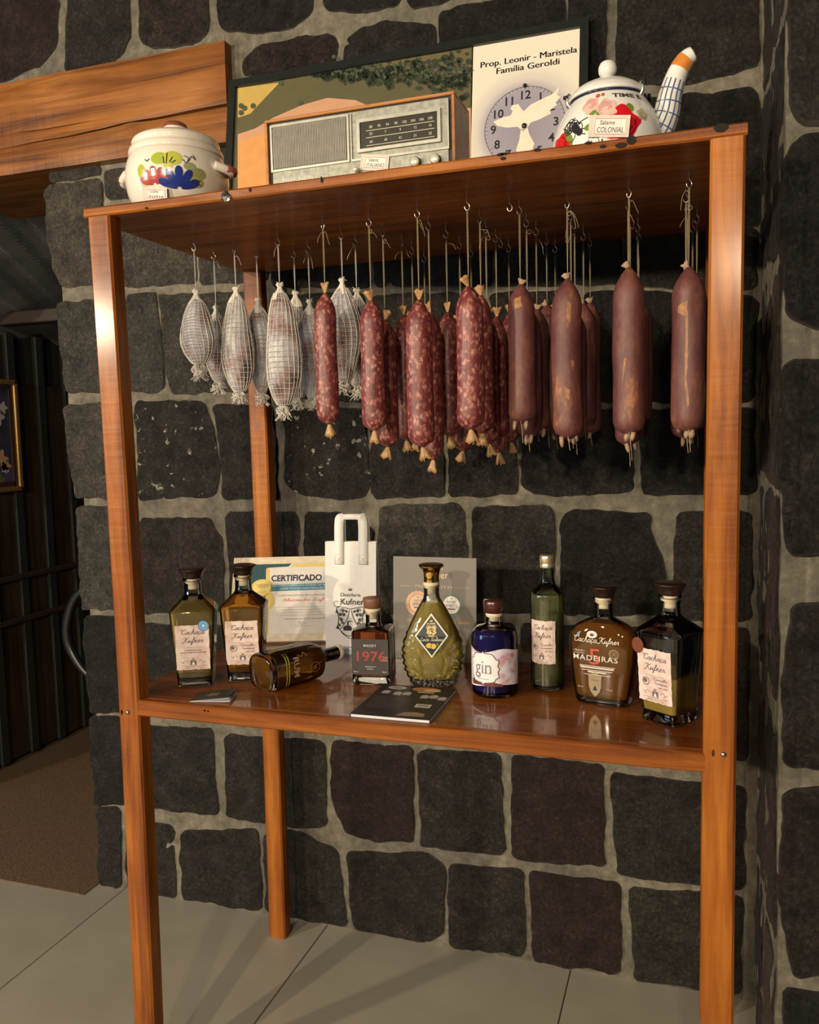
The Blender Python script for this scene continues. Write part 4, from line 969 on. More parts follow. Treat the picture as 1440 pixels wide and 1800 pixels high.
def tureen():
    X, Y = .108, .155
    t = thing('ceramic_tureen', 'cream ceramic tureen with lid, painted with blue and red flowers', 'tureen', (X, Y, ZT))
    body = smoothprof([(.070,0),(.080,.008),(.098,.040),(.1045,.075),(.102,.100),(.096,.118),(.0925,.122)], 5); body[-1] = (.0925, .122)
    obj('body', lathe(body, 56), GLAZE, t, True)
    lid = smoothprof([(.0925,.122),(.0955,.125),(.0945,.134),(.089,.139),(.0875,.143),(.0885,.150),(.082,.158),(.060,.167),(.030,.171),(.024,.172)], 4)
    L = obj('lid', lathe(lid, 56), GLAZE, t, True)
    obj('lid_knob', lathe(smoothprof([(.020,.170),(.0245,.172),(.0255,.180),(.0245,.184)], 4), 32), GLAZE, L, True)
    obj('knob_top', lathe(smoothprof([(.0250,.1838),(.023,.191),(.014,.1965),(.0001,.198)], 4), 32), plain('brick_red_glaze', (.24,.065,.045), .15), L, True)
    for s, a in ((1, math.radians(95)), (-1, math.radians(-85))):
        r = lathe_r(body, .088); c = Vector((r*math.sin(a), -r*math.cos(a), .088)); n = Vector((math.sin(a), -math.cos(a), 0)); u = Vector((math.cos(a), math.sin(a), 0))
        lg = obj('lug_handle', tube(catmull([c-u*.03-n*.006+Vector((0,0,.006)), c-u*.016+n*.012, c+n*.019-Vector((0,0,.004)), c+u*.016+n*.012, c+u*.03-n*.006+Vector((0,0,.006))], 4), [.009]*17, 10), GLAZE, t, True)
        obj('lug_glaze', tube([c-u*.017+n*.014+Vector((0,0,.001)), c+n*.0215-Vector((0,0,.003)), c+u*.017+n*.014+Vector((0,0,.001))], [.0092,.0098,.0092], 10), plain('brick_red_glaze', (.24,.065,.045), .15), lg, True)
    a0 = math.radians(31); fm = lambda d=.0005: lmap(body, a0, .103, d)
    def petals(cx, cz, n, r, ln, spread, rot):
        q = Pr()
        for k in range(n):
            a = rot+spread*(k-(n-1)/2); pts = []
            for i in range(16):
                b = 2*PI*i/16; pu = ln*(.55+.45*math.cos(b)); pv = r*math.sin(b)*(.55+.45*math.cos(b)*.8+.2)
                pts.append((cx+pu*math.sin(a)+pv*math.cos(a), cz+pu*math.cos(a)-pv*math.sin(a)))
            q.poly(pts)
        return q
    def leaf(cx, cz, rx, rz_): q = Pr(); q.disc(cx, cz, rx, 18, rz_); return q
    for i, (cx, cz, rx, rz_, c) in enumerate(((-.030,.094,.017,.012,(.36,.44,.06)),(-.004,.094,.019,.014,(.48,.50,.08)),(-.013,.080,.009,.008,(.50,.52,.14)),(-.070,.072,.009,.014,(.40,.42,.05)),(-.068,.045,.008,.015,(.45,.44,.12)),(.045,.068,.016,.011,(.26,.27,.10)),(.042,.052,.015,.010,(.34,.33,.10)),(.028,.080,.012,.008,(.28,.32,.16)))): paint(t, 'painted_leaf', leaf(cx, cz, rx, rz_), fm(.0004+.00005*i), c)
    paint(t, 'painted_red_flower', petals(-.042,.044,5,.0085,.036,.55,-.05), fm(.0008), (.36,.05,.05))
    paint(t, 'painted_blue_flower', petals(.007,.036,5,.0095,.044,.58,.0), fm(.0009), (.020,.035,.22))
    for pts in ([(-.020,.083),(-.022,.097)],[(-.016,.083),(-.014,.104)],[(-.010,.085),(-.004,.096)],[(-.006,.084),(.002,.090)],[(.015,.092),(.022,.086),(.026,.096),(.018,.100)],[(.026,.090),(.033,.100),(.040,.094),(.036,.104)],[(-.060,.094),(-.055,.090),(-.050,.094)],[(-.073,.030),(-.070,.044),(-.066,.034)],[(-.064,.030),(-.061,.042)],[(.034,.052),(.050,.056)],[(.036,.050),(.052,.047)]): q = Pr(); q.line(pts, .0016, smooth=True); paint(t, 'painted_tendril', q, fm(.0012), (.03,.035,.05))
tureen()
def kettle():
    X, Y = .982, .155
    t = thing('enamel_kettle', 'white enamel kettle printed with red roses, with a checked curved spout', 'kettle', (X, Y, ZT))
    body = smoothprof([(.078,0),(.088,.005),(.0945,.022),(.0940,.045),(.088,.068),(.077,.090),(.068,.104),(.0645,.109)], 5); body[-1] = (.0645, .109)
    obj('body', lathe(body, 56), ENAMEL, t, True)
    NAVY = plain('navy_enamel', (.02,.022,.05), .15)
    obj('rim_band', lathe([(.0640,.1085),(.0665,.110),(.0665,.1125),(.064,.114)], 48), NAVY, t, True)
    L = obj('lid', lathe(smoothprof([(.064,.113),(.067,.115),(.066,.120),(.058,.130),(.040,.141),(.020,.147),(.0001,.149)], 5), 48), ENAMEL, t, True)
    obj('lid_knob', lathe(smoothprof([(.007,.146),(.008,.152),(.0145,.160),(.0155,.170),(.011,.179),(.0001,.182)], 5), 28), ENAMEL, L, True)
    sp = [Vector((.060,.004,.030)), Vector((.082,.004,.048)), Vector((.097,.004,.078)), Vector((.104,.004,.110)), Vector((.116,.004,.145)), Vector((.130,.004,.166)), Vector((.141,.004,.173))]
    cs = catmull(sp, 5); rr = [.030-.0175*(i/(len(cs)-1))**.8 for i in range(len(cs))]
    s = obj('spout', tube(cs, rr, 20), ENAMEL, t, True)
    PL = plain('blue_check_print', (.10,.13,.27), .2); OR = plain('orange_print', (.62,.22,.04), .2)
    for i0, i1, m, nm in ((21,26,OR,'orange_patch'),):
        pts = cs[i0:i1]
        vs, fs = [], []
        for i, p in enumerate(pts):
            for k in range(7):
                a = math.radians(-65+130*k/6); tdir = (cs[i0+i+1]-cs[i0+i-1]).normalized(); u = Vector((0,-1,0)); v = tdir.cross(u)
                vs.append(p+(u*math.cos(a)-v*math.sin(a))*(rr[i0+i]+.0006))
        for i in range(len(pts)-1):
            for k in range(6): fs.append((i*7+k, i*7+k+1, (i+1)*7+k+1, (i+1)*7+k))
        obj(nm, pyd(vs, fs), m, s, True)
    for nm, lines in (('check_stripe', [(a, None) for a in (-60,-35,-10,15,40)] + [(None, i) for i in (4,7,10,13,16)]),):
        ms = []
        for a, i in lines:
            if a is not None:
                P = []
                for q in range(2, 19):
                    tdir = (cs[q+1]-cs[q-1]).normalized(); u = Vector((0,-1,0)); v = tdir.cross(u); P.append(cs[q]+(u*math.cos(math.radians(a))-v*math.sin(math.radians(a)))*(rr[q]-.0007))
                ms.append(tube(P, .0016, 5))
            else:
                tdir = (cs[i+1]-cs[i-1]).normalized(); u = Vector((0,-1,0)); v = tdir.cross(u)
                ms.append(tube([cs[i]+(u*math.cos(math.radians(b))-v*math.sin(math.radians(b)))*(rr[i]-.0007) for b in range(-80,81,16)], .0016, 5))
        obj(nm, merge(*ms), PL, s)
    for a in (math.radians(62), math.radians(-74)):
        r = .062; c = Vector((r*math.sin(a), -r*math.cos(a), .112)); n = Vector((math.sin(a), -math.cos(a), 0))
        lug = obj('handle_lug', tube(catmull([c-n*.003-Vector((0,0,.010)), c+n*.006-Vector((0,0,.002)), c+n*.007+Vector((0,0,.010)), c+n*.003+Vector((0,0,.015))], 4), [.0042]*13, 8), plain('steel_lug', (.55,.54,.50), .25, .9), t, True)
        obj('lug_rivet', lathe([(.0001,-.002),(.005,-.001),(.005,.003),(.0001,.004)], 12, tuple(c+n*.010+Vector((0,0,.010)))), BLACKGLOSS, lug, True)
    hb = []
    for k in range(15):
        a = PI*k/14; hb.append(Vector((.068*math.cos(a), .02+.085*math.sin(a), .122-.02*math.sin(a))))
    obj('bail_handle', tube(hb, .0035, 8), BLACKGLOSS, t, True)
    a0 = math.radians(2); fm = lambda d=.0005: lmap(body, a0, .090, d)
    def rose(cx, cz, r, c1, c2, sd):
        q = Pr(); q.poly([(cx+r*(1+.13*math.sin(5*b+sd)+.06*math.sin(9*b))*math.cos(b), cz+r*(1+.13*math.sin(5*b+sd))*math.sin(b)) for b in [2*PI*i/40 for i in range(40)]])
        o = paint(t, 'printed_rose', q, fm(.0006+.0001*(sd % 3)), c1)
        q = Pr()
        for k in range(4):
            rr_ = r*(.25+.19*k); q.line([(cx+rr_*math.cos(b+sd+k), cz+rr_*math.sin(b+sd+k)) for b in [i*.5 for i in range(9-k)]], r*.10)
        obj('printed_petal_lines', dense(q).mesh(fm(.0009+.0001*(sd % 3))), flatmat('petal_%d' % int(c2[0]*1000), c2, .2), o)
    rose(-.004+.030,.046,.030,(.62,.012,.02),(.25,.004,.012),1); rose(-.083,.026,.022,(.60,.02,.025),(.26,.006,.012),2); rose(-.026,.083,.015,(.72,.48,.42),(.60,.28,.26),4); rose(.004,.074,.017,(.74,.50,.44),(.60,.30,.28),5); rose(.065,.062,.010,(.50,.42,.30),(.30,.28,.16),7)
    for (cx, cz, rx, rz_) in ((-.012,.048,.012,.007),(-.022,.044,.010,.006),(-.008,.062,.006,.010),(-.060,.030,.008,.012),(-.058,.014,.009,.010),(.044,.073,.007,.008),(-.02,.070,.007,.006),(-.068,.044,.005,.009)): q = Pr(); q.disc(cx, cz, rx, 14, rz_); paint(t, 'printed_leaf', q, fm(.0005), (.16,.25,.04))
    q = Pr(); rr_ = random.Random(3)
    for k in range(9): q.ring(-.052+rr_.uniform(-.014,.012), .048+rr_.uniform(-.010,.012), rr_.uniform(.004,.012), .0013, 16)
    for k in range(16): x, z = -.052+rr_.uniform(-.016,.016), .048+rr_.uniform(-.014,.014); q.line([(x, z), (x+rr_.uniform(-.012,.012), z+rr_.uniform(-.012,.012))], .0016)
    for k in range(3): q.disc(-.050+k*.005, .052-k*.006, .006, 10)
    q.ring(-.014,.020,.011,.0022,24); q.ring(-.014,.020,.006,.001,18)
    paint(t, 'printed_sketch', q, fm(.0007), (.025,.025,.028))
    q = Pr(); q.text('TIME E', .038, .0965, .011, .052, bold=.03); paint(t, 'printed_lettering', q, lmap(body, a0, .074, .0008), (.06,.05,.045))
    q = Pr(); q.disc(-.012,.100,.004,10); q.rect(-.006,.098,-.001,.104); paint(t, 'printed_mark', q, lmap(body, a0, .074, .0008), (.60,.10,.03))
kettle()

# ================================================================== ON THE SHELF
def glass_mat(name, c, rough=.0, ior=1.5):
    """thin bottle wall: clear with a mirror sheen that grows towards grazing angles"""
    t = NT(name); t.t.nodes.remove(t.b)
    tr = t.n('ShaderNodeBsdfTransparent'); gl = t.n('ShaderNodeBsdfGlossy', Roughness=.03); fr = t.n('ShaderNodeFresnel', IOR=1.45); mx = t.n('ShaderNodeMixShader')
    tr.inputs[0].default_value = (*c, 1)
    v = t.coords(); nz = t.n('ShaderNodeTexNoise', Scale=16.0, Detail=1.0); t.l(v, nz.inputs['Vector']); bp = t.n('ShaderNodeBump'); bp.inputs['Strength'].default_value = .15; bp.inputs['Distance'].default_value = .003
    t.l(nz.outputs['Fac'], bp.inputs['Height']); t.l(bp.outputs[0], gl.inputs['Normal']); t.l(bp.outputs[0], fr.inputs['Normal'])
    t.l(fr.outputs[0], mx.inputs[0]); t.l(tr.outputs[0], mx.inputs[1]); t.l(gl.outputs[0], mx.inputs[2]); t.l(mx.outputs[0], t.out.inputs['Surface']); return t.m
def liquid_mat(name, c, tw):
    t = NT(name); t.set(Roughness=.02, IOR=1.36); t.b.inputs['Transmission Weight'].default_value = tw
    v = t.coords(); nz = t.n('ShaderNodeTexNoise', Scale=9.0, Detail=1.0); t.l(v, nz.inputs['Vector'])
    r = t.ramp([(.3, tuple(x*.93 for x in c)), (.7, c)]); t.l(nz.outputs['Fac'], r.inputs[0]); t.l(r.outputs[0], t.b.inputs['Base Color']); return t.m
def solid_glass():
    t = NT('solid_glass'); t.set(Roughness=.0, IOR=1.5, Base_Color=(.97,.98,.96)); t.b.inputs['Transmission Weight'].default_value = 1.0; return t.m
SOLIDGLASS = solid_glass()
GLASS = glass_mat('clear_glass', (.97,.98,.97))
LIQ_GOLD = liquid_mat('golden_cachaca', (.74,.56,.18), .86); LIQ_AMBER = liquid_mat('amber_cachaca', (.72,.33,.05), .88); LIQ_RUM = liquid_mat('dark_rum', (.52,.22,.035), .84); LIQ_RUM2 = liquid_mat('amber_rum', (.62,.27,.04), .70); LIQ_GOLD2 = liquid_mat('golden_remnant', (.85,.60,.15), .72)
LIQ_WHISKY = liquid_mat('whisky', (.40,.11,.03), .86); LIQ_LEMON = liquid_mat('lemon_liqueur', (.76,.62,.20), .76); LIQ_GIN = liquid_mat('violet_gin', (.050,.040,.27), .78); LIQ_PALE = liquid_mat('pale_cachaca', (.80,.79,.52), .92)
CAPWOOD = plain('dark_stained_stopper', (.020,.009,.006), .28, 0, .25, 40); CORK = plain('cream_cork', (.66,.56,.42), .6, 0, .1, 150); CAPLIGHT = plain('walnut_stopper', (.20,.095,.055), .45, 0, .25, 50)
def ring_pts(hx, hy, e, n):
    out = []
    for k in range(n):
        a = 2*PI*k/n+PI/n; c, s = math.sin(a), -math.cos(a)
        d = (abs(c)**e+abs(s)**e)**(-1/e); out.append((hx*c*d, hy*s*d))
    return out
def loft(prof, n, capb=True, capt=True, rev=False, deform=None):
    vs, fs = [], []
    for (z, hx, hy, e) in prof:
        for (x, y) in ring_pts(hx, hy, e, n):
            p = Vector((x, y, z)); vs.append(deform(p) if deform else p)
    m = len(prof)
    for i in range(m-1):
        for k in range(n): fs.append((i*n+k, i*n+(k+1) % n, (i+1)*n+(k+1) % n, (i+1)*n+k))
    if capb: fs.append(tuple(reversed(range(n))))
    if capt: fs.append(tuple(range((m-1)*n, m*n)))
    if rev: fs = [tuple(reversed(f)) for f in fs]
    return vs, fs
def sprof(prof, sub=4):
    """smooth (z, hx, hy, e) stations"""
    P = [Vector((p[0], p[1], p[2])) for p in prof]; E_ = [p[3] for p in prof]; cs = catmull(P, sub); out = []
    for i, c in enumerate(cs):
        k = min(i/sub, len(E_)-1); a = int(k); f = k-a; e = E_[a]*(1-f)+E_[min(a+1, len(E_)-1)]*f; out.append((c.x, max(.0005, c.y), max(.0005, c.z), e))
    zz = -1e9; res = []
    for q in out:
        z = max(q[0], zz+1e-5); zz = z; res.append((z, q[1], q[2], q[3]))
    return res
def bottle_parts(t, prof, wall, bottom, level, liq, n=48, deform=None, glass=GLASS, ang=30):
    ztop = prof[-1][0]
    inner = []
    for (z, hx, hy, e) in prof:
        if z <= bottom: continue
        inner.append((z, max(.004, hx-wall), max(.004, hy-wall), e))
    b0 = inner[0]; inner = [(bottom, b0[1]*.86, b0[2]*.86, b0[3]), (bottom+.002, b0[1]*.97, b0[2]*.97, b0[3])] + [q for q in inner if q[0] > bottom+.003]
    vo, fo = loft(prof, n, True, False, False, deform); vi, fi = loft(inner, n, True, False, True, deform)
    off = len(vo); fs = fo+[tuple(i+off for i in f) for f in fi]
    a = (len(prof)-1)*n; b = off+(len(inner)-1)*n
    for k in range(n): fs.append((a+k, a+(k+1) % n, b+(k+1) % n, b+k))
    g = obj('glass', sharp(pyd(vo+vi, fs), ang), glass, t)
    bp_ = [q for q in prof if q[0] <= bottom]; pk = [(z+.0003, hx-.0006, hy-.0006, e) for (z, hx, hy, e) in bp_]+[(bottom-.0003, b0[1], b0[2], b0[3])]
    vp, fp = loft(pk, n, True, True, False, deform); obj('glass_base', sharp(pyd(vp, fp), ang), SOLIDGLASS, t)
    if liq:
        lp = [(z, hx+.0003, hy+.0003, e) for (z, hx, hy, e) in inner if z < level]
        nx = [q for q in inner if q[0] >= level]
        if nx:
            p0 = lp[-1]; q = nx[0]; f = (level-p0[0])/max(1e-6, q[0]-p0[0]); lp.append((level, p0[1]+(q[1]+.0003-p0[1])*f, p0[2]+(q[2]+.0003-p0[2])*f, q[3]))
        vl, fl = loft(lp, n, True, True, False, deform); obj('liquid', sharp(pyd(vl, fl), ang), liq, t)
    return inner
def stopper(t, z, r0, r1, h, capmat, corkr, corkz):
    obj('stopper', lathe(smoothprof([(r0*.9,z),(r0,z+.001),((r0+r1)/2*.97,z+h*.5),(r1,z+h*.85),(r1*.96,z+h*.97),(r1*.7,z+h*1.04),(.0001,z+h*1.06)], 3), 32), capmat, t, True)
    obj('cork', lathe([(corkr*.93,corkz),(corkr*.95,corkz+.004),(corkr,corkz+(z-corkz)*.5),(corkr*1.18,corkz+(z-corkz)*.55),(corkr*1.18,z+.0005)], 28), CORK, t, True)
PARCH = None
def parch():
    t = NT('parchment_label'); t.set(Roughness=.55); tc = t.n('ShaderNodeTexCoord')
    n1 = t.n('ShaderNodeTexNoise', Scale=45.0, Detail=5.0); t.l(tc.outputs['Object'], n1.inputs['Vector'])
    r = t.ramp([(.3, (.56,.40,.36)), (.6, (.74,.62,.58))]); t.l(n1.outputs['Fac'], r.inputs[0]); t.l(r.outputs[0], t.b.inputs['Base Color']); return t.m
PARCH = parch(); INKBLUE = flatmat('blue_black_ink', (.035,.030,.065)); INKGREY = flatmat('grey_ink', (.16,.13,.14)); SILVERINK = flatmat('white_ink', (.62,.60,.56)); GOLDINK = plain('gold_ink', (.55,.40,.16), .35, .5)
def torn_rect(x0, z0, x1, z1, sd):
    pts = []; rr = random.Random(sd); n = 14
    for (ax, az), (bx, bz) in (((x0,z0),(x1,z0)),((x1,z0),(x1,z1)),((x1,z1),(x0,z1)),((x0,z1),(x0,z0))):
        for k in range(n):
            f = k/n; j = (x1-x0)*.012; pts.append((ax+(bx-ax)*f+rr.uniform(-j,j), az+(bz-az)*f+rr.uniform(-j,j)))
    return pts
def cachaca_label(t, fm, x0, z0, x1, z1, sub, sd, emblem=True):
    """parchment label; fm(off) gives a map from label plane to bottle"""
    q = Pr(); q.poly(torn_rect(x0, z0, x1, z1, sd)); lb = obj('label', dense(q, .012).mesh(fm(.0004)), PARCH, t)
    w, h = x1-x0, z1-z0; cx = (x0+x1)/2
    q = Pr(); q.script('Cachaça', cx+.02*w, z0+.80*h, h*.055, w*.013, w*.68); q.script('Kufner', cx+.02*w, z0+.61*h, h*.060, w*.013, w*.58)
    obj('script_lettering', q.mesh(fm(.0008)), INKBLUE, lb)
    q = Pr(); q.line([(cx-.28*w, z0+.50*h), (cx+.28*w, z0+.50*h)], h*.006)
    if sub == 'm':
        q.text('4 MADEIRAS', cx, z0+.435*h, h*.05, w*.52); q.text('CARVALHO AMBURANA BÁLSAMO', cx, z0+.385*h, h*.03, w*.78, bold=.03)
    else:
        q.ring(cx-.27*w, z0+.38*h, w*.10, w*.02, 22); q.disc(cx-.29*w, z0+.39*h, w*.06, 12); q.script('Carvalho', cx+.17*w, z0+.425*h, h*.026, w*.009, w*.42); q.script('Europeu', cx+.17*w, z0+.355*h, h*.026, w*.009, w*.38); q.text('Safra 2022', cx+.25*w, z0+.295*h, h*.035, w*.28, bold=.02)
    q.rect(cx-.09*w, z0+.10*h, cx+.09*w, z0+.21*h); crown(q, cx, z0+.245*h, w*.09)
    for m in (-1, 1): q.line([(cx+m*.16*w,z0+.17*h),(cx+m*.24*w,z0+.21*h),(cx+m*.30*w,z0+.16*h),(cx+m*.26*w,z0+.14*h),(cx+m*.38*w,z0+.19*h)], w*.012, smooth=True)
    q.line([(cx-.36*w,z0+.09*h),(cx-.15*w,z0+.075*h),(cx+.15*w,z0+.075*h),(cx+.36*w,z0+.09*h)], w*.010); q.text('DESTILARIA KUFNER', cx, z0+.035*h, h*.028, w*.5)
    obj('small_print', q.mesh(fm(.0008)), INKGREY, lb)
    q = Pr(); q.poly([(cx-.05*w,z0+.11*h),(cx+.05*w,z0+.11*h),(cx,z0+.19*h)]); obj('emblem_mark', q.mesh(fm(.0010)), WHITEPRINT, lb)
    return lb
def square_bottle(label, loc, rz, liq, level, sub, sd):
    t = thing('square_bottle', label, 'bottle', loc, rz, 'square cachaça bottles')
    P = sprof([(0,.0335,.0335,9),(.003,.0365,.0365,9),(.012,.0372,.0372,9)], 2)[:-1] + sprof([(.012,.0372,.0372,9),(.06,.0405,.0405,9),(.11,.0445,.0445,9),(.158,.0478,.0478,8)], 3)[:-1] + sprof([(.158,.0478,.0478,8),(.166,.0475,.0475,7),(.180,.034,.034,4),(.192,.0215,.0215,2.4),(.200,.0185,.0185,2),(.222,.0180,.0180,2),(.2265,.0205,.0205,2),(.231,.0205,.0205,2)], 4)
    bottle_parts(t, P, .0035, .020, level, liq)
    stopper(t, .2312, .0205, .0285, .021, CAPWOOD, .0138, .207)
    def fm(off):
        def f(u, v):
            hy = .0372+(v-.012)*(.0478-.0372)/.146; return (u, -hy-off, v)
        return f
    cachaca_label(t, fm, -.0355, .040, .0345, .137, sub, sd)
    return t, fm
c1, fm1 = square_bottle('square golden cachaça bottle with a blue round seal, beside the front left leg', (.107,.142,ZS), math.radians(26), LIQ_GOLD, .186, 'm', 1)
q = Pr(); q.disc(.024, .135, .0115, 24); sl = obj('blue_seal', q.mesh(fm1(.0012)), plain('blue_foil', (.10,.30,.62), .3, .3), c1)
q = Pr(); q.ring(.024, .135, .0075, .0012, 24); q.disc(.024, .135, .0035, 12); obj('seal_print', q.mesh(fm1(.0014)), flatmat('seal_pale', (.45,.62,.80)), sl)
c2, _ = square_bottle('square amber cachaça bottle in front of the certificate', (.1945,.205,ZS), math.radians(20), LIQ_AMBER, .190, 'c', 2)
c3, fm3 = square_bottle('half-empty square cachaça bottle turned cornerwise beside the front right leg', (1.090,.155,ZS), math.radians(-34), LIQ_GOLD2, .088, 'c', 3)
q = Pr(); q.disc(-.034, .140, .0125, 24, .0145); sl = obj('copper_seal', q.mesh(fm3(.0012)), plain('copper_foil', (.34,.12,.07), .3, .6), c3)
q = Pr(); q.ring(-.034, .140, .008, .001, 20, .0095); obj('seal_print', q.mesh(fm3(.0014)), plain('copper_dark', (.16,.05,.03), .4), sl)

# --- rum bottle lying on its side
def rum():
    a = Vector((.42, .9075, 0)).normalized(); n = Vector((a.y, -a.x, .0)).normalized()
    X = a.cross(n); rot = Matrix((X, -n, a)).transposed().to_4x4()
    t = thing('rum_bottle', 'dark amber rum bottle lying on its side with its base turned outward', 'bottle')
    hx, hy = .0385, .043
    t.matrix_world = Matrix.Translation((.2735, .120, ZS+hx+.0002)) @ rot @ Matrix.Diagonal((1, 1, 1.18, 1))
    P = sprof([(0,.031,.035,3.2),(.002,.0355,.040,3.4),(.008,.0383,.0428,3.6),(.02,.0385,.043,3.6)], 3)[:-1] + sprof([(.02,.0385,.043,3.6),(.06,.0385,.043,3.6),(.108,.0380,.0425,3.6),(.124,.034,.038,3.2),(.137,.021,.022,2.3),(.146,.0155,.0155,2),(.180,.0145,.0145,2)], 4)
    # base hollow (punt)
    bottle_parts(t, P, .0032, .014, .150, LIQ_RUM2, 48)
    obj('stopper', lathe([(.0135,.1805),(.0165,.181),(.0165,.189),(.0150,.1905),(.0001,.191)], 28), CORK, t, True)
    def fm(off):
        def f(u, v):
            y = (max(0, 1-(abs(u)/hx)**3.6))**(1/3.6)*hy; return (u, -y-off, v)
        return f
    q = Pr()
    for z in (.031, .0365): q.rect(-.036, z, .036, z+.0022)
    obj('yellow_band', dense(q, .004).mesh(fm(.0004)), flatmat('yellow_green_ink', (.42,.42,.06)), t)
    q = Pr(); q.text('RUM', -.006, .054, .017, .042, bold=.02); obj('lettering', dense(q, .006).mesh(fm(.0004)), flatmat('faded_gold_ink', (.40,.27,.16)), t)
    q = Pr(); q.ring(.004, .097, .0105, .0014, 26); q.text('15', .004, .097, .010, bold=.03); q.line([(-.03,.060),(-.026,.068),(-.032,.074),(-.024,.080)], .002, smooth=True); obj('emblem', dense(q, .006).mesh(fm(.0004)), flatmat('faded_gold_ink2', (.26,.13,.05)), t)
rum()

# --- whisky cube
def whisky():
    t = thing('whisky_bottle', 'squat cube whisky bottle with a charcoal label and red numerals', 'bottle', (.478,.254,ZS), math.radians(9))
    s = .0405
    P = sprof([(0,s-.004,s-.004,14),(.002,s-.0008,s-.0008,14),(.006,s,s,14)], 3)[:-1] + [(.006,s,s,14),(.06,s,s,14),(.112,s,s,14)] + sprof([(.1135,s-.0005,s-.0005,12),(.117,s-.004,s-.004,9),(.1205,.024,.024,2.6),(.123,.0172,.0172,2),(.135,.0158,.0158,2),(.155,.0165,.0165,2)], 4)
    bottle_parts(t, P, .0045, .017, .1185, LIQ_WHISKY, 56)
    obj('stopper', lathe([(.0160,.1585),(.0195,.161),(.0212,.178),(.0208,.181),(.0001,.182)], 32), CAPLIGHT, t, True)
    obj('cork', lathe([(.0110,.136),(.0112,.145),(.0150,.146),(.0170,.1555),(.0175,.159)], 28), CORK, t, True)
    fm = lambda off: (lambda u, v: (u, -s-off, v))
    lb = obj('label', box(-.0395, .0395, -s-.0007, -s, .024, .100), plain('charcoal_label', (.045,.037,.035), .5), t)
    f2 = fm(.001)
    q = Pr(); q.text('WHISKY', 0, .086, .0075, .028, bold=.02, space=1.5); obj('title_lettering', q.mesh(f2), SILVERINK, lb); q = Pr(); q.text('DISTILLED BY THE', 0, .041, .004, .022); q.text('KUFNER STILL', 0, .036, .004, .014); q.text('40% vol', -.031, .030, .004, .010); q.text('750 ml', .031, .030, .004, .010)
    obj('white_lettering', q.mesh(f2), SILVERINK, lb)
    for z in (.062,.058,.054): q = Pr(); q.rect(.026, z, .038, z+.0007); obj('print_rule', q.mesh(f2), SILVERINK, lb)
    q = Pr(); q.text('1976', 0, .062, .030, .062, bold=.01); obj('red_numerals', q.mesh(f2), flatmat('dull_red_ink', (.36,.045,.045)), lb)
whisky()

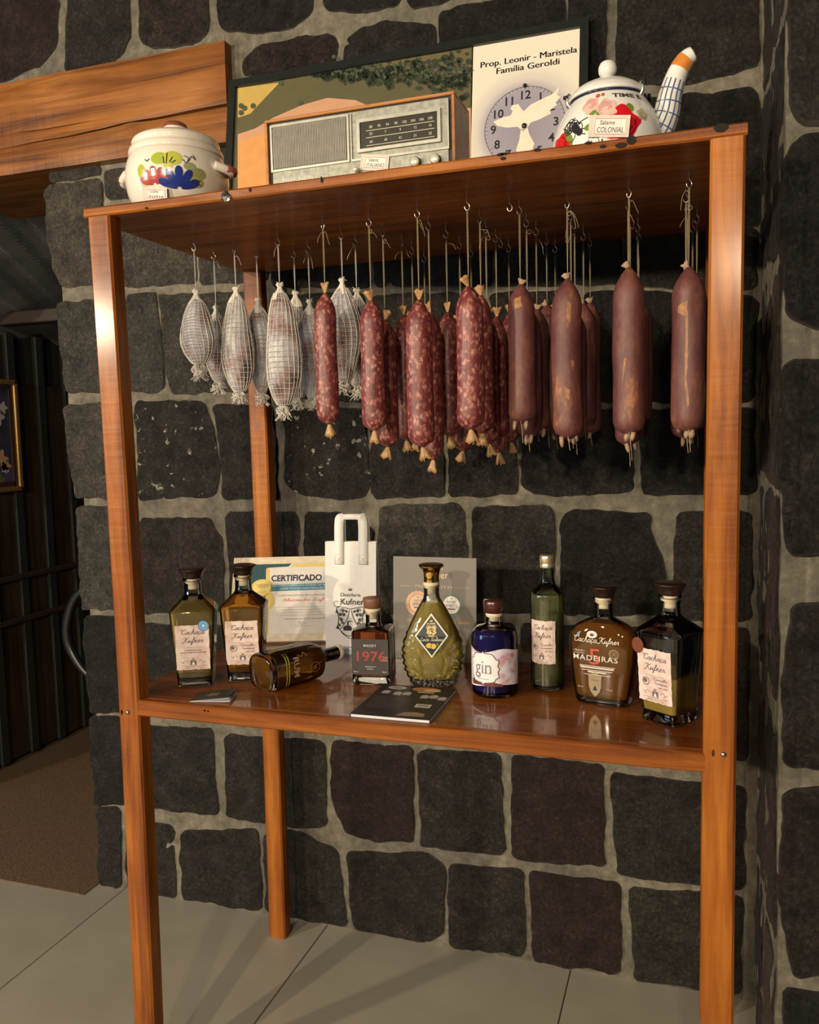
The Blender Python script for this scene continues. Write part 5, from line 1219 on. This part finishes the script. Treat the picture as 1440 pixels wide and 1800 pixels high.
# --- shell-shaped lemon liqueur bottle
def lemon():
    t = thing('lemon_liqueur_bottle', 'scallop-ribbed pale yellow liqueur bottle with a gold stopper and a black diamond label', 'bottle', (.611,.253,ZS), math.radians(14))
    P = sprof([(0,.036,.022,2.6),(.003,.043,.026,2.6),(.012,.049,.029,2.5)], 4)[:-1] + sprof([(.012,.049,.029,2.5),(.035,.0595,.032,2.3),(.070,.0645,.0325,2.2),(.100,.060,.031,2.2),(.135,.045,.027,2.1),(.165,.030,.022,2),(.183,.0195,.0185,2),(.192,.0165,.0165,2),(.205,.0162,.0162,2),(.214,.0172,.0172,2)], 5)
    zc = .048
    def deform(p):
        r = math.hypot(p.x, (p.z-zc)); k = max(0, min(1, (r-.012)/.02))*max(0, min(1, (.128-p.z)/.02))*max(0, min(1, p.z/.006))
        a = math.atan2(p.z-zc, p.x); w = math.cos(a*28)
        sy = -1 if p.y < 0 else 1
        f = Vector((p.x, p.y, p.z)); edge = max(0, min(1, (abs(p.x)/.062)**2))
        f.y += sy*w*.0032*k*(1-edge*.4)*(abs(p.y)/.03); f.x += math.copysign(1, p.x)*w*.0022*k*edge
        return f
    bottle_parts(t, P, .004, .016, .178, LIQ_LEMON, 160, deform, ang=60)
    GOLDCAP = plain('polished_gold', (.75,.50,.16), .12, 1.0)
    obj('stopper', lathe(smoothprof([(.0165,.2200),(.0168,.224),(.0172,.236),(.0200,.246),(.0262,.2525),(.0268,.2545),(.0240,.2575),(.012,.2590),(.0001,.2595)], 4), 40), GOLDCAP, t, True)
    obj('cork', lathe([(.0120,.196),(.0122,.207),(.0150,.208),(.0168,.2145),(.0168,.2205)], 28), CORK, t, True)
    yb = -.0352
    def fm(off):
        return lambda u, v: (u, yb-off+.0+max(0, v-.105)*.20, v)
    cz = .113; hw, hh = .0345, .0455
    lb = obj('label', pyd([fm(o)(u, v) for o in (-.001,.0004) for u, v in ((-hw,cz),(0,cz-hh),(hw,cz),(0,cz+hh))], [(3,2,1,0),(4,5,6,7),(0,1,5,4),(1,2,6,5),(2,3,7,6),(3,0,4,7)]), flatmat('label_white_edge', (.80,.78,.68)), t)
    q = Pr(); s = .90; q.poly([(-hw*s,cz),(0,cz-hh*s),(hw*s,cz),(0,cz+hh*s)]); obj('label_field', q.mesh(fm(.0008)), flatmat('label_black_green', (.014,.026,.030)), lb)
    q = Pr(); crown(q, 0, cz+.0305, .005); q.text('KUFNER', 0, cz+.0245, .0048, .017); crest(q, 0, cz+.0115, .0185, .0007); q.text('LICOR FINO DE', 0, cz-.001, .003, .024); obj('gold_print', q.mesh(fm(.0011)), GOLDINK, lb)
    q = Pr(); q.script('Limão Siciliano', 0, cz-.0100, .0034, .00075, .047); obj('script_lettering', q.mesh(fm(.0011)), SILVERINK, lb)
    q = Pr(); q.disc(-.005,cz-.0195,.0064,18,.0055); q.disc(.0035,cz-.0210,.0062,18,.0058); obj('lemon_print', q.mesh(fm(.0012)), flatmat('lemon_yellow', (.72,.46,.10)), lb)
    q = Pr(); q.disc(.012,cz-.0165,.003,8); q.disc(.0135,cz-.020,.0022,8); q.disc(-.0125,cz-.021,.002,8); obj('leaf_print', q.mesh(fm(.0011)), flatmat('leaf_green', (.12,.18,.06)), lb)
lemon()

def cmap(r, off): return lambda u, v: ((r+off)*math.sin(u/r), -(r+off)*math.cos(u/r), v)
# --- violet gin
def gin():
    t = thing('gin_bottle', 'stubby round bottle of violet gin with a floral white label', 'bottle', (.749,.2305,ZS), math.radians(6))
    r = .0462
    P = sprof([(0,.038,.038,2),(.002,.0425,.0425,2),(.007,r,r,2)], 3)[:-1] + [(.007,r,r,2),(.06,r,r,2),(.118,r,r,2)] + sprof([(.120,r-.0003,r-.0003,2),(.130,.0435,.0435,2),(.1385,.035,.035,2),(.1425,.022,.022,2),(.147,.0175,.0175,2),(.160,.0170,.0170,2)], 4)
    bottle_parts(t, P, .003, .010, .134, LIQ_GIN, 56)
    obj('stopper', lathe([(.0175,.1665),(.0208,.1675),(.0212,.190),(.0195,.1925),(.0001,.1930)], 36), plain('red_brown_stopper', (.060,.020,.016), .25), t, True)
    obj('cork', lathe([(.0125,.150),(.0128,.157),(.0165,.160),(.0172,.1672)], 28), CORK, t, True)
    q = Pr(); half = .082
    top = lambda u: .098+.004*math.sin(u*70)-.02*max(0, abs(u)-.055)
    bot = lambda u: .026+.004*math.sin(u*40+1)
    n = 60
    vs = []; fs = []; m = cmap(r, .0004)
    for i in range(n+1):
        u = -half+2*half*i/n; vs += [m(u, bot(u)), m(u, (top(u)+bot(u))/2), m(u, top(u))]
    for i in range(n): fs += [(3*i,3*i+3,3*i+4,3*i+1),(3*i+1,3*i+4,3*i+5,3*i+2)]
    tt = NT('floral_lilac_label'); tt.set(Roughness=.4); v = tt.coords(); nz = tt.n('ShaderNodeTexNoise', Scale=45.0, Detail=3.0); tt.l(v, nz.inputs['Vector'])
    rp = tt.ramp([(.28, (.28,.20,.26)), (.40, (.58,.34,.42)), (.48, (.62,.58,.70)), (.62, (.76,.74,.80))]); tt.l(nz.outputs['Fac'], rp.inputs[0]); tt.l(rp.outputs[0], tt.b.inputs['Base Color'])
    lb = obj('label', pyd(vs, fs), tt.m, t, True)
    # white cartouche with a scrolled maroon outline
    pts = [(0,.097),(.004,.093),(.016,.0925),(.022,.088),(.026,.082),(.032,.078),(.030,.068),(.033,.062),(.030,.056),(.032,.046),(.026,.042),(.022,.036),(.012,.034),(.004,.033),(0,.030)]
    cx = -.018; out = [(cx+a, b) for a, b in pts]+[(cx-a, b) for a, b in reversed(pts[1:-1])]
    q = Pr(); q.poly(out); ct = obj('cartouche', dense(q, .006).mesh(cmap(r, .0007)), flatmat('cartouche_white', (.80,.79,.80)), lb)
    q = Pr(); q.line(out, .0016, smooth=True, closed=True); obj('cartouche_line', q.mesh(cmap(r, .0010)), flatmat('maroon_ink', (.14,.035,.04)), lb)
    q = Pr(); q.text('gin', cx, .064, .038, .036); q.line([(cx-.014,.055),(cx-.018,.048),(cx-.012,.043),(cx-.006,.047),(cx-.012,.052)], .0012, smooth=True); obj('lettering', dense(q, .008).mesh(cmap(r, .0012)), flatmat('plum_grey_ink', (.22,.20,.26)), lb)
    q = Pr(); q.text('CONTEMPORÂNEO', cx+.006, .053, .0032, .020); q.text('DESTILARIA KUFNER', cx, .041, .003, .024); obj('small_print', q.mesh(cmap(r, .0012)), INKGREY, lb)
    q = Pr(); q.poly([(-.05,.026),(-.02,.0285),(.0,.027),(.022,.026),(.020,.031),(.004,.0355),(-.018,.0375),(-.05,.0375)]); obj('maroon_foot', dense(q, .006).mesh(cmap(r, .0006)), flatmat('maroon_brown', (.13,.04,.028)), lb)
gin()

# --- tall round bottle
def tall():
    t = thing('tall_bottle', 'tall slim round cachaça bottle with a gold screw cap and parchment label', 'bottle', (.8455,.296,ZS), math.radians(-2))
    r = .0342
    P = sprof([(0,.028,.028,2),(.002,.0315,.0315,2),(.006,r,r,2)], 3)[:-1] + [(.006,r,r,2),(.1,r,r,2),(.188,r,r,2)] + sprof([(.190,r,r,2),(.200,.0320,.0320,2),(.210,.0235,.0235,2),(.218,.0160,.0160,2),(.232,.0140,.0140,2),(.254,.0128,.0128,2)], 4)
    bottle_parts(t, P, .0025, .009, .197, LIQ_PALE, 48, glass=glass_mat('faintly_green_glass', (.93,.97,.90)))
    cap = obj('screw_cap', lathe([(.0142,.2505),(.0145,.252),(.0145,.2585),(.0139,.2592),(.0139,.2600),(.0145,.2607),(.0145,.2745),(.0135,.2762),(.0001,.2764)], 32), plain('champagne_cap', (.72,.62,.40), .28, .8), t, True)
    cachaca_label(t, lambda off: cmap(r, off), -.033, .058, .023, .146, 'c', 5)
tall()

# --- flask with the 5 and screen-printed lettering
def flask():
    t = thing('flask_bottle', 'broad-shouldered flask of dark cachaça printed with a red 5 and white capitals', 'bottle', (.966,.226,ZS), math.radians(-12))
    P = sprof([(0,.046,.022,4),(.002,.050,.0255,4),(.008,.0525,.027,4)], 3)[:-1] + sprof([(.008,.0525,.027,4),(.05,.0585,.0285,4),(.10,.0645,.0295,3.6),(.130,.0655,.0290,3.2),(.148,.0570,.0265,2.8),(.160,.0390,.0235,2.4),(.168,.0225,.0200,2.1),(.174,.0178,.0178,2),(.200,.0172,.0172,2),(.204,.0192,.0192,2),(.208,.0192,.0192,2)], 5)
    bottle_parts(t, P, .0035, .013, .160, LIQ_RUM, 64)
    stopper(t, .2085, .0195, .0268, .021, CAPWOOD, .0138, .186)
    def hy(v):
        for (z0,_,y0,_a), (z1,_b,y1,_c) in zip(P, P[1:]):
            if z0 <= v <= z1: return y0+(y1-y0)*(v-z0)/max(1e-6, z1-z0)
        return .0285
    def hx(v):
        for (z0,x0,*_a), (z1,x1,*_c) in zip(P, P[1:]):
            if z0 <= v <= z1: return x0+(x1-x0)*(v-z0)/max(1e-6, z1-z0)
        return .06
    def fm(off): return lambda u, v: (u, -hy(v)*(max(0, 1-(abs(u)/hx(v))**3.8))**(1/3.8)-off, v)
    cx = -.008; f = fm(.0005)
    q = Pr(); q.script('Cachaça Kufner', cx+.002, .1235, .0058, .0011, .088); obj('script_lettering', dense(q, .010).mesh(f), SILVERINK, t); q = Pr(); q.text('MADEIRAS', cx, .0925, .0145, .088, bold=.01, space=1.15); q.text('• BLEND •', cx-.031, .1055, .0055, .024)
    for i, (w_, h_) in enumerate(((.070,.0012),(.066,.0030),(.060,.0012),(.036,.0030),(.052,.0010))): z = .077-i*.0042; q2 = Pr(); q2.rect(cx-w_/2+.004, z, cx+w_/2+.004, z+h_); obj('print_rule', dense(q2, .01).mesh(f), SILVERINK, t)
    q2 = Pr(); q2.rect(cx-.043,.1005,cx-.020,.1012); obj('print_rule', dense(q2, .01).mesh(f), SILVERINK, t)
    q.text('40% vol', cx-.03, .034, .004, .011); q.text('750 ml', cx+.028, .034, .004, .011)
    obj('white_lettering', dense(q, .010).mesh(f), SILVERINK, t)
    q = Pr(); q.disc(cx-.006, .1385, .0105, 20, .007); obj('emblem_print', dense(q, .01).mesh(f), SILVERINK, t)
    q = Pr(); q.text('5', cx, .0945, .044, .022, bold=.0); obj('red_five', dense(q, .010).mesh(fm(.0003)), flatmat('orange_red_ink', (.55,.07,.04)), t)
    q = Pr(); q.ring(cx+.037, .1045, .0085, .0016, 22); q.ring(cx+.037, .1045, .0055, .0008, 18); q.text('35', cx+.037, .1045, .007, bold=.02); obj('gold_seal', dense(q, .010).mesh(f), plain('dull_gold_ink', (.34,.27,.16), .4, .3), t); q = Pr()
    q.poly([(cx+a, .038+b) for a, b in [(-.013,.022),(-.006,.025),(0,.028),(.006,.025),(.013,.022),(.012,.0),(.009,-.010),(.003,-.018),(0,-.020),(-.003,-.018),(-.009,-.010),(-.012,.0)]]); obj('gold_crest', dense(q, .010).mesh(f), plain('dull_gold_ink', (.34,.27,.16), .4, .3), t)
    q = Pr(); q.text('KUFNER', cx, .050, .0035, .014); q.poly([(cx-.005,.030),(cx+.005,.030),(cx,.040)]); q.disc(cx-.006, .1380, .004, 10, .0028); obj('crest_detail', q.mesh(fm(.0008)), INK, t)
flask()

# --- framed certificate, leaning behind the first bottles
def certificate():
    BL = atz(402, 1133.5, ZS); BL.z += .0045; hgt = .234; w = .300
    yaw = math.radians(19)
    t = thing('framed_certificate', 'cream framed certificate with a teal corner and yellow rosette, leaning behind bottles', 'certificate')
    lean = math.radians(30)
    rot = Matrix.Rotation(yaw, 4, 'Z') @ Matrix.Rotation(-lean, 4, 'X')
    t.matrix_world = Matrix.Translation(BL) @ rot
    fb = .020; FR = plain('cream_lacquer_frame', (.74,.66,.50), .4)
    for b in ((0,fb,0,hgt),(w-fb,w,0,hgt),(fb,w-fb,0,fb),(fb,w-fb,hgt-fb,hgt)): obj('frame_bar', box(b[0],b[1],-.004,.010,b[2],b[3],.001), FR, t)
    sh = obj('paper', box(fb-.002, w-fb+.002, .0, .003, fb-.002, hgt-fb+.002), flatmat('certificate_paper', (.74,.70,.63)), t)
    def pr(nm, c, q, d): return obj(nm, q.mesh(lambda u, v: (min(w-fb-.001, fb+.012+(u-fb)*1.52), -.0003*d, max(fb+.0005, hgt-fb-(hgt-fb-v)*1.22))), flatmat('cert_'+nm, c), sh)
    q = Pr(); q.poly([(fb-.0075,fb),(fb+.040,fb),(fb+.038,hgt-fb-.008),(fb+.075,hgt-fb-.006),(fb+.080,hgt-fb),(fb-.0075,hgt-fb)]); pr('teal_corner', (.030,.085,.10), q, 1)
    q = Pr(); q.poly([(fb+.040,fb),(fb+.046,fb),(fb+.044,hgt-fb-.010),(fb+.036,hgt-fb-.010)]); q.poly([(fb+.078,hgt-fb-.007),(w-fb,hgt-fb-.007),(w-fb,hgt-fb-.001),(fb+.082,hgt-fb-.001)]); pr('yellow_border', (.74,.55,.17), q, 2)
    q = Pr(); q.poly([(fb+.046,fb+.003),(w-fb-.004,fb+.004),(w-fb-.004,hgt-fb-.010),(fb+.043,hgt-fb-.010)]); pr('inner_sheet', (.76,.73,.69), q, 3)
    q = Pr(); q.disc(fb+.031, hgt-.074, .0195, 30); q.poly([(fb+.036,hgt-.090),(fb+.048,hgt-.086),(fb+.054,hgt-.104),(fb+.053,hgt-.112),(fb+.046,hgt-.124)]); q.poly([(fb+.002,hgt-.06),(fb-.001,hgt-.052),(fb+.01,hgt-.055)]); pr('rosette', (.74,.56,.16), q, 4)
    q = Pr(); q.disc(fb+.031, hgt-.074, .0150, 26); pr('rosette_centre', (.80,.65,.24), q, 5)
    q = Pr(); q.text('TopQuality', fb+.031, hgt-.068, .0052, .022); q.text('★★★★★'.replace('★', '*'), fb+.031, hgt-.074, .006, .018); q.text('Garantia', fb+.031, hgt-.084, .004, .016); pr('rosette_lettering', (.34,.25,.06), q, 6)
    q = Pr(); q.text('CERTIFICADO', fb+.090, hgt-.054, .0190, .088, bold=.028); pr('title_lettering', (.020,.028,.075), q, 5)
    q = Pr(); q.poly([(fb+.044,hgt-.083),(w-fb-.004,hgt-.081),(w-fb-.004,hgt-.066),(fb+.040,hgt-.068)]); pr('blue_banner', (.06,.24,.34), q, 4)
    q = Pr(); q.text('DE CONCLUSÃO DO CURSO DE MATURADOS', fb+.110, hgt-.0705, .0056, .124, bold=.02); q.text('COM TOCO-NOS PRESUNTOS CRUS', fb+.114, hgt-.0775, .0056, .104, bold=.02); pr('banner_lettering', (.62,.68,.70), q, 5)
    q = Pr(); q.text('CERTIFICAMOS PELO PRESENTE QUE', fb+.112, hgt-.0935, .0056, .104)
    for i, (a, b) in enumerate(((.052,.20),(.062,.20),(.060,.19),(.056,.18))): q.rect(fb+a, hgt-.120-.006*i, fb+b, hgt-.1194-.006*i)
    q.text('Antônio Prado, 25 de setembro 2022', fb+.110, hgt-.146, .004, .075); q.line([(fb+.096,hgt-.160),(fb+.098,hgt-.151),(fb+.101,hgt-.160),(fb+.104,hgt-.154),(fb+.110,hgt-.158)], .0007, smooth=True); q.rect(fb+.090,hgt-.1625,fb+.125,hgt-.162); pr('small_print', (.30,.27,.26), q, 5)
    q = Pr(); q.script('Alexandre Eufrazio B.', fb+.120, hgt-.1065, .0036, .0007, .108); pr('red_name', (.62,.14,.10), q, 5)
    q = Pr(); q.rect(fb+.142,hgt-.060,fb+.150,hgt-.048); pr('red_mark', (.34,.04,.04), q, 5)
    q = Pr(); q.rect(fb+.075,fb+.0035,w-fb-.01,fb+.0045); pr('foot_rule', (.25,.08,.08), q, 5)
certificate()

# --- white non-woven bottle bag
def bag():
    t = thing('white_bag', 'white fabric bottle bag with looped handles and a black distillery crest', 'bag', (.341,.468,ZS), math.radians(7))
    w, d, h = .128, .055, .272; FAB = plain('white_nonwoven', (.78,.77,.75), .7, 0, .04, 300, .1)
    n = 12; vs, fs = [], []
    for j in range(13):
        z = h*j/12; ww = w/2*(1-.0*z); dd = d/2*(1-.78*(j/12)**1.5)
        sec = [(-ww,-dd),(-ww/2,-dd-.0015*math.sin(j)),(0,-dd-.002),(ww/2,-dd-.0015*math.cos(j)),(ww,-dd),(ww-.006*(j/12),0),(ww,dd),(0,dd),(-ww,dd),(-ww+.006*(j/12),0)]
        for (x, y) in sec: vs.append((x, y+.004, z))
    m = 10
    for j in range(12):
        for k in range(m): fs.append((j*m+k, j*m+(k+1) % m, (j+1)*m+(k+1) % m, (j+1)*m+k))
    fs.append(tuple(reversed(range(m)))); b = obj('body', pyd(vs, fs), FAB, t)
    so = b.modifiers.new('cloth', 'SOLIDIFY'); so.thickness = .0008
    yt = -.0035
    def yf(z): return -d/2*(1-.78*(z/h)**1.5)+.004-.0022
    def strap(x0, x1, sgn, lean):
        path = [(x0, h-.055), (x0, h), (x0+.001, h+.045), (x0+.006, h+.058), ((x0+x1)/2, h+.060), (x1-.006, h+.058), (x1, h+.045), (x1, h), (x1, h-.055)]
        P = catmull([Vector((x, (yf(min(z, h))-.0008 if sgn < 0 else .009) + lean*max(0, z-h), z)) for x, z in path], 4); vs, fs = [], []; hwid = .0115
        for i, p in enumerate(P):
            tg = (P[min(i+1, len(P)-1)]-P[max(i-1, 0)]).normalized(); s = tg.cross(Vector((0, 1, 0))).normalized()
            f = .55 if abs(p.x-(x0+x1)/2) < .02 else 1.0
            vs += [p-s*hwid*f, p+s*hwid*f]
        for i in range(len(P)-1): fs.append((2*i, 2*i+1, 2*i+3, 2*i+2))
        o = obj('handle', pyd(vs, fs), FAB, t, True); so = o.modifiers.new('cloth', 'SOLIDIFY'); so.thickness = .001; so.offset = 0
    strap(-.028, .032, -1, .06); strap(-.026, .034, 1, -.02)
    GREY = flatmat('stitch_grey', (.50,.48,.46))
    for cx in (-.028, .032):
        q = Pr(); cz = h-.042; s = .0105
        q.line([(cx-s,cz-s),(cx+s,cz-s),(cx+s,cz+s),(cx-s,cz+s),(cx-s,cz-s)], .0010); q.line([(cx-s*.5,cz-s*.5),(cx+s*.5,cz+s*.5)], .001); q.line([(cx-s*.5,cz+s*.5),(cx+s*.5,cz-s*.5)], .001)
        obj('stitching', q.mesh(lambda u, v: (u, yf(v)-.0022, v)), GREY, t)
    q = Pr(); crown(q, 0, .158, .0095); q.text('Destilaria', 0, .1445, .0125, .050, shear=.05); q.text('Kufner', .004, .1275, .021, .058, bold=.006)
    q.line([(-.024,.122),(-.030,.114),(-.040,.118),(-.041,.126),(-.034,.130),(-.031,.125)], .0009, smooth=True); q.line([(.028,.128),(.034,.134),(.036,.128),(.031,.124)], .0008, smooth=True)
    crest(q, 0, .083, .066, .0016); q.text('@destilariakufner', -.004, .018, .006, .030)
    obj('crest_print', dense(q, .02).mesh(lambda u, v: (u, yf(v)-.0012, v)), INK, t)
bag()

# --- award plaque behind the lemon liqueur
def plaque():
    t = thing('award_plaque', 'grey rectangular award plaque with bronze and silver medals behind the liqueur bottle', 'plaque', (.4555,.437,ZS), math.radians(0))
    w, h, lean = .2025, .242, math.radians(4)
    t.rotation_euler = (-lean, 0, 0)
    ac = obj('panel', box(0, w, -.002, .002, 0, h, .0006), plain('brushed_grey_panel', (.27,.255,.235), .22, .2, .1, 6), t)
    st = obj('foot', box(.03, w-.03, .0, .040, 0, .006, .001), plain('clear_foot', (.20,.19,.18), .2), t); st.rotation_euler = (lean, 0, 0)
    def pr(nm, m, q, d): return obj(nm, q.mesh(lambda u, v: (u, -.0022-.0002*d, v)), m, ac)
    GP = plain('pale_gold_print', (.58,.47,.28), .4, .3)
    q = Pr(); q.text('Kufner', .105, .200, .024, .060, bold=.01); q.text('P R Ê M I O S   2 0 2 6', .100, .173, .0075, .090); q.rect(.018,.1728,.045,.1733); q.rect(.150,.1728,.185,.1733); q.text('Destilaria', .105, .217, .010, .034); pr('gold_lettering', GP, q, 1)
    for (cx, c1_, c2_, nm) in ((.062, (.56,.36,.23), (.66,.48,.36), 'bronze_medal'), (.143, (.15,.17,.15), (.68,.66,.64), 'silver_medal')):
        q = Pr(); r = .030; q.poly([(cx+r*(1+.03*math.cos(18*a))*math.cos(a), .132+r*(1+.03*math.cos(18*a))*math.sin(a)) for a in [2*PI*i/90 for i in range(90)]]); md = pr(nm, plain(nm+'_rim', c1_, .35, .3), q, 1)
        q = Pr(); q.disc(cx, .132, r*.68, 32); obj('medal_centre', q.mesh(lambda u, v: (u, -.0026, v)), plain(nm+'_centre', c2_, .35, .2), md)
        q = Pr(); q.text('NEW', cx, .1385, .0095, .020); q.text('SPIRITS', cx, .130, .0095, .028, bold=.01); q.rect(cx-.010,.121,cx+.010,.1245); q.ring(cx, .132, r*.72, .0006, 30); crown(q, cx, .1475, .005); obj('medal_lettering', q.mesh(lambda u, v: (u, -.0029, v)), INKGREY, md)
    q = Pr(); q.text('ITALIAN SENSORIAL 2026', .110, .0915, .0075, .150, bold=.01); pr('orange_lettering', plain('orange_print_small', (.62,.36,.10), .4), q, 1)
    q = Pr(); q.text('Concurso, 2026', .110, .082, .006, .055); q.text('Kufner', .150, .067, .010, .026); q.text('Destilaria Kufner  cachaças e licores', .115, .057, .0045, .120)
    pr('pale_lettering', flatmat('pale_print', (.45,.40,.32)), q, 1)
plaque()

# --- brochure lying at the shelf edge
def brochure():
    t = thing('brochure', 'thick black brochure with food photographs and a barcode, lying at the shelf edge', 'brochure', (.519,.018,ZS), math.radians(1.0))
    w, d, h = .156, .196, .0065
    obj('pages', box(.001, w-.001, .0012, d-.001, .0006, h-.0006), flatmat('page_edges', (.66,.66,.70)), t)
    cv = obj('cover', merge(box(0, w, 0, d, 0, .0006), box(0, w, 0, d, h-.0006, h), box(-.0004, .0004, 0, d, 0, h)), plain('black_cover', (.012,.012,.010), .5), t)
    def pr(nm, c, q, d_=1): return obj(nm, q.mesh(lambda u, v: (u, v*d/.212, h+.0002*d_)), flatmat('bro_'+nm, c), cv)
    q = Pr(); q.disc(.036,.190,.020,20,.012); pr('silver_plate', (.42,.40,.36), q); q = Pr(); q.disc(.036,.189,.012,16,.006); pr('plate_food', (.20,.17,.13), q, 2)
    q = Pr(); q.disc(.098,.190,.030,20,.016); pr('roast_photo', (.40,.17,.08), q); q = Pr(); q.disc(.112,.186,.018,16,.010); q.rect(.085,.166,.120,.172); pr('cheese_photo', (.62,.42,.20), q, 2)
    for i, (x, y, c) in enumerate(((.022,.155,(.40,.36,.36)),(.048,.150,(.55,.36,.06)),(.067,.153,(.60,.28,.20)),(.108,.140,(.46,.36,.18)),(.126,.144,(.55,.36,.25)),(.145,.135,(.60,.48,.40)))):
        q = Pr(); q.poly([(x-.008,y-.010),(x+.008,y-.010),(x+.009,y+.008),(x,y+.014),(x-.008,y+.008)]); pr('food_photo', c, q)
    q = Pr(); q.rect(.106,.070,.136,.092); pr('barcode_panel', (.66,.64,.58), q, 1)
    q = Pr()
    for k in range(14): q.rect(.110+k*.0016,.074,.110+k*.0016+(.0005 if k % 3 else .0010),.089)
    pr('barcode_bars', (.03,.03,.03), q, 2)
    q = Pr(); q.poly([(.085,.012),(.140,.014),(.138,.034),(.118,.040),(.098,.034)]); pr('table_photo', (.30,.20,.12), q, 1)
    q = Pr()
    for k in range(7): q.rect(.012,.052+k*.011,.012+.07+.012*math.sin(k*3),.0535+k*.011)
    q.text('Queijaria e Salames', .035, .016, .006, .046); pr('text_lines', (.16,.15,.13), q, 1)
brochure()

# --- small folded card
def card():
    p = aty(331, 1235, .020); t = thing('business_card', 'small black folded card with a gold emblem, sprung slightly open', 'card', (.167,.0205,ZS), math.radians(14))
    w, d = .083, .056; BK = plain('matt_black_card', (.020,.017,.015), .5); WH = flatmat('card_inside', (.62,.62,.68))
    obj('lower_leaf', merge(box(0, w, 0, d, 0, .0006)), WH, t)
    m = box(0, w, 0, d, -.0004, .0004); m.transform(Matrix.Translation((0,0,.0012)) @ Matrix.Rotation(math.radians(-6.5), 4, 'Y')); up_ = obj('upper_leaf', m, BK, t)
    m = box(.001, w-.001, .0002, d, -.0003, .0003); m.transform(Matrix.Translation((0,0,.0008)) @ Matrix.Rotation(math.radians(-3.8), 4, 'Y')); obj('inner_leaf', m, WH, t)
    q = Pr(); cx, cy = .042, .028
    q.poly([(cx+.014*(1+.25*math.cos(6*a))*math.cos(a), cy+.010*(1+.25*math.cos(6*a))*math.sin(a)) for a in [2*PI*i/48 for i in range(48)]])
    c, s = math.cos(math.radians(6.5)), math.sin(math.radians(6.5)); obj('gold_emblem', q.mesh(lambda u, v: (u*c, v, .0018+u*s)), plain('gold_foil_emblem', (.42,.31,.14), .3, .7), up_)
card()
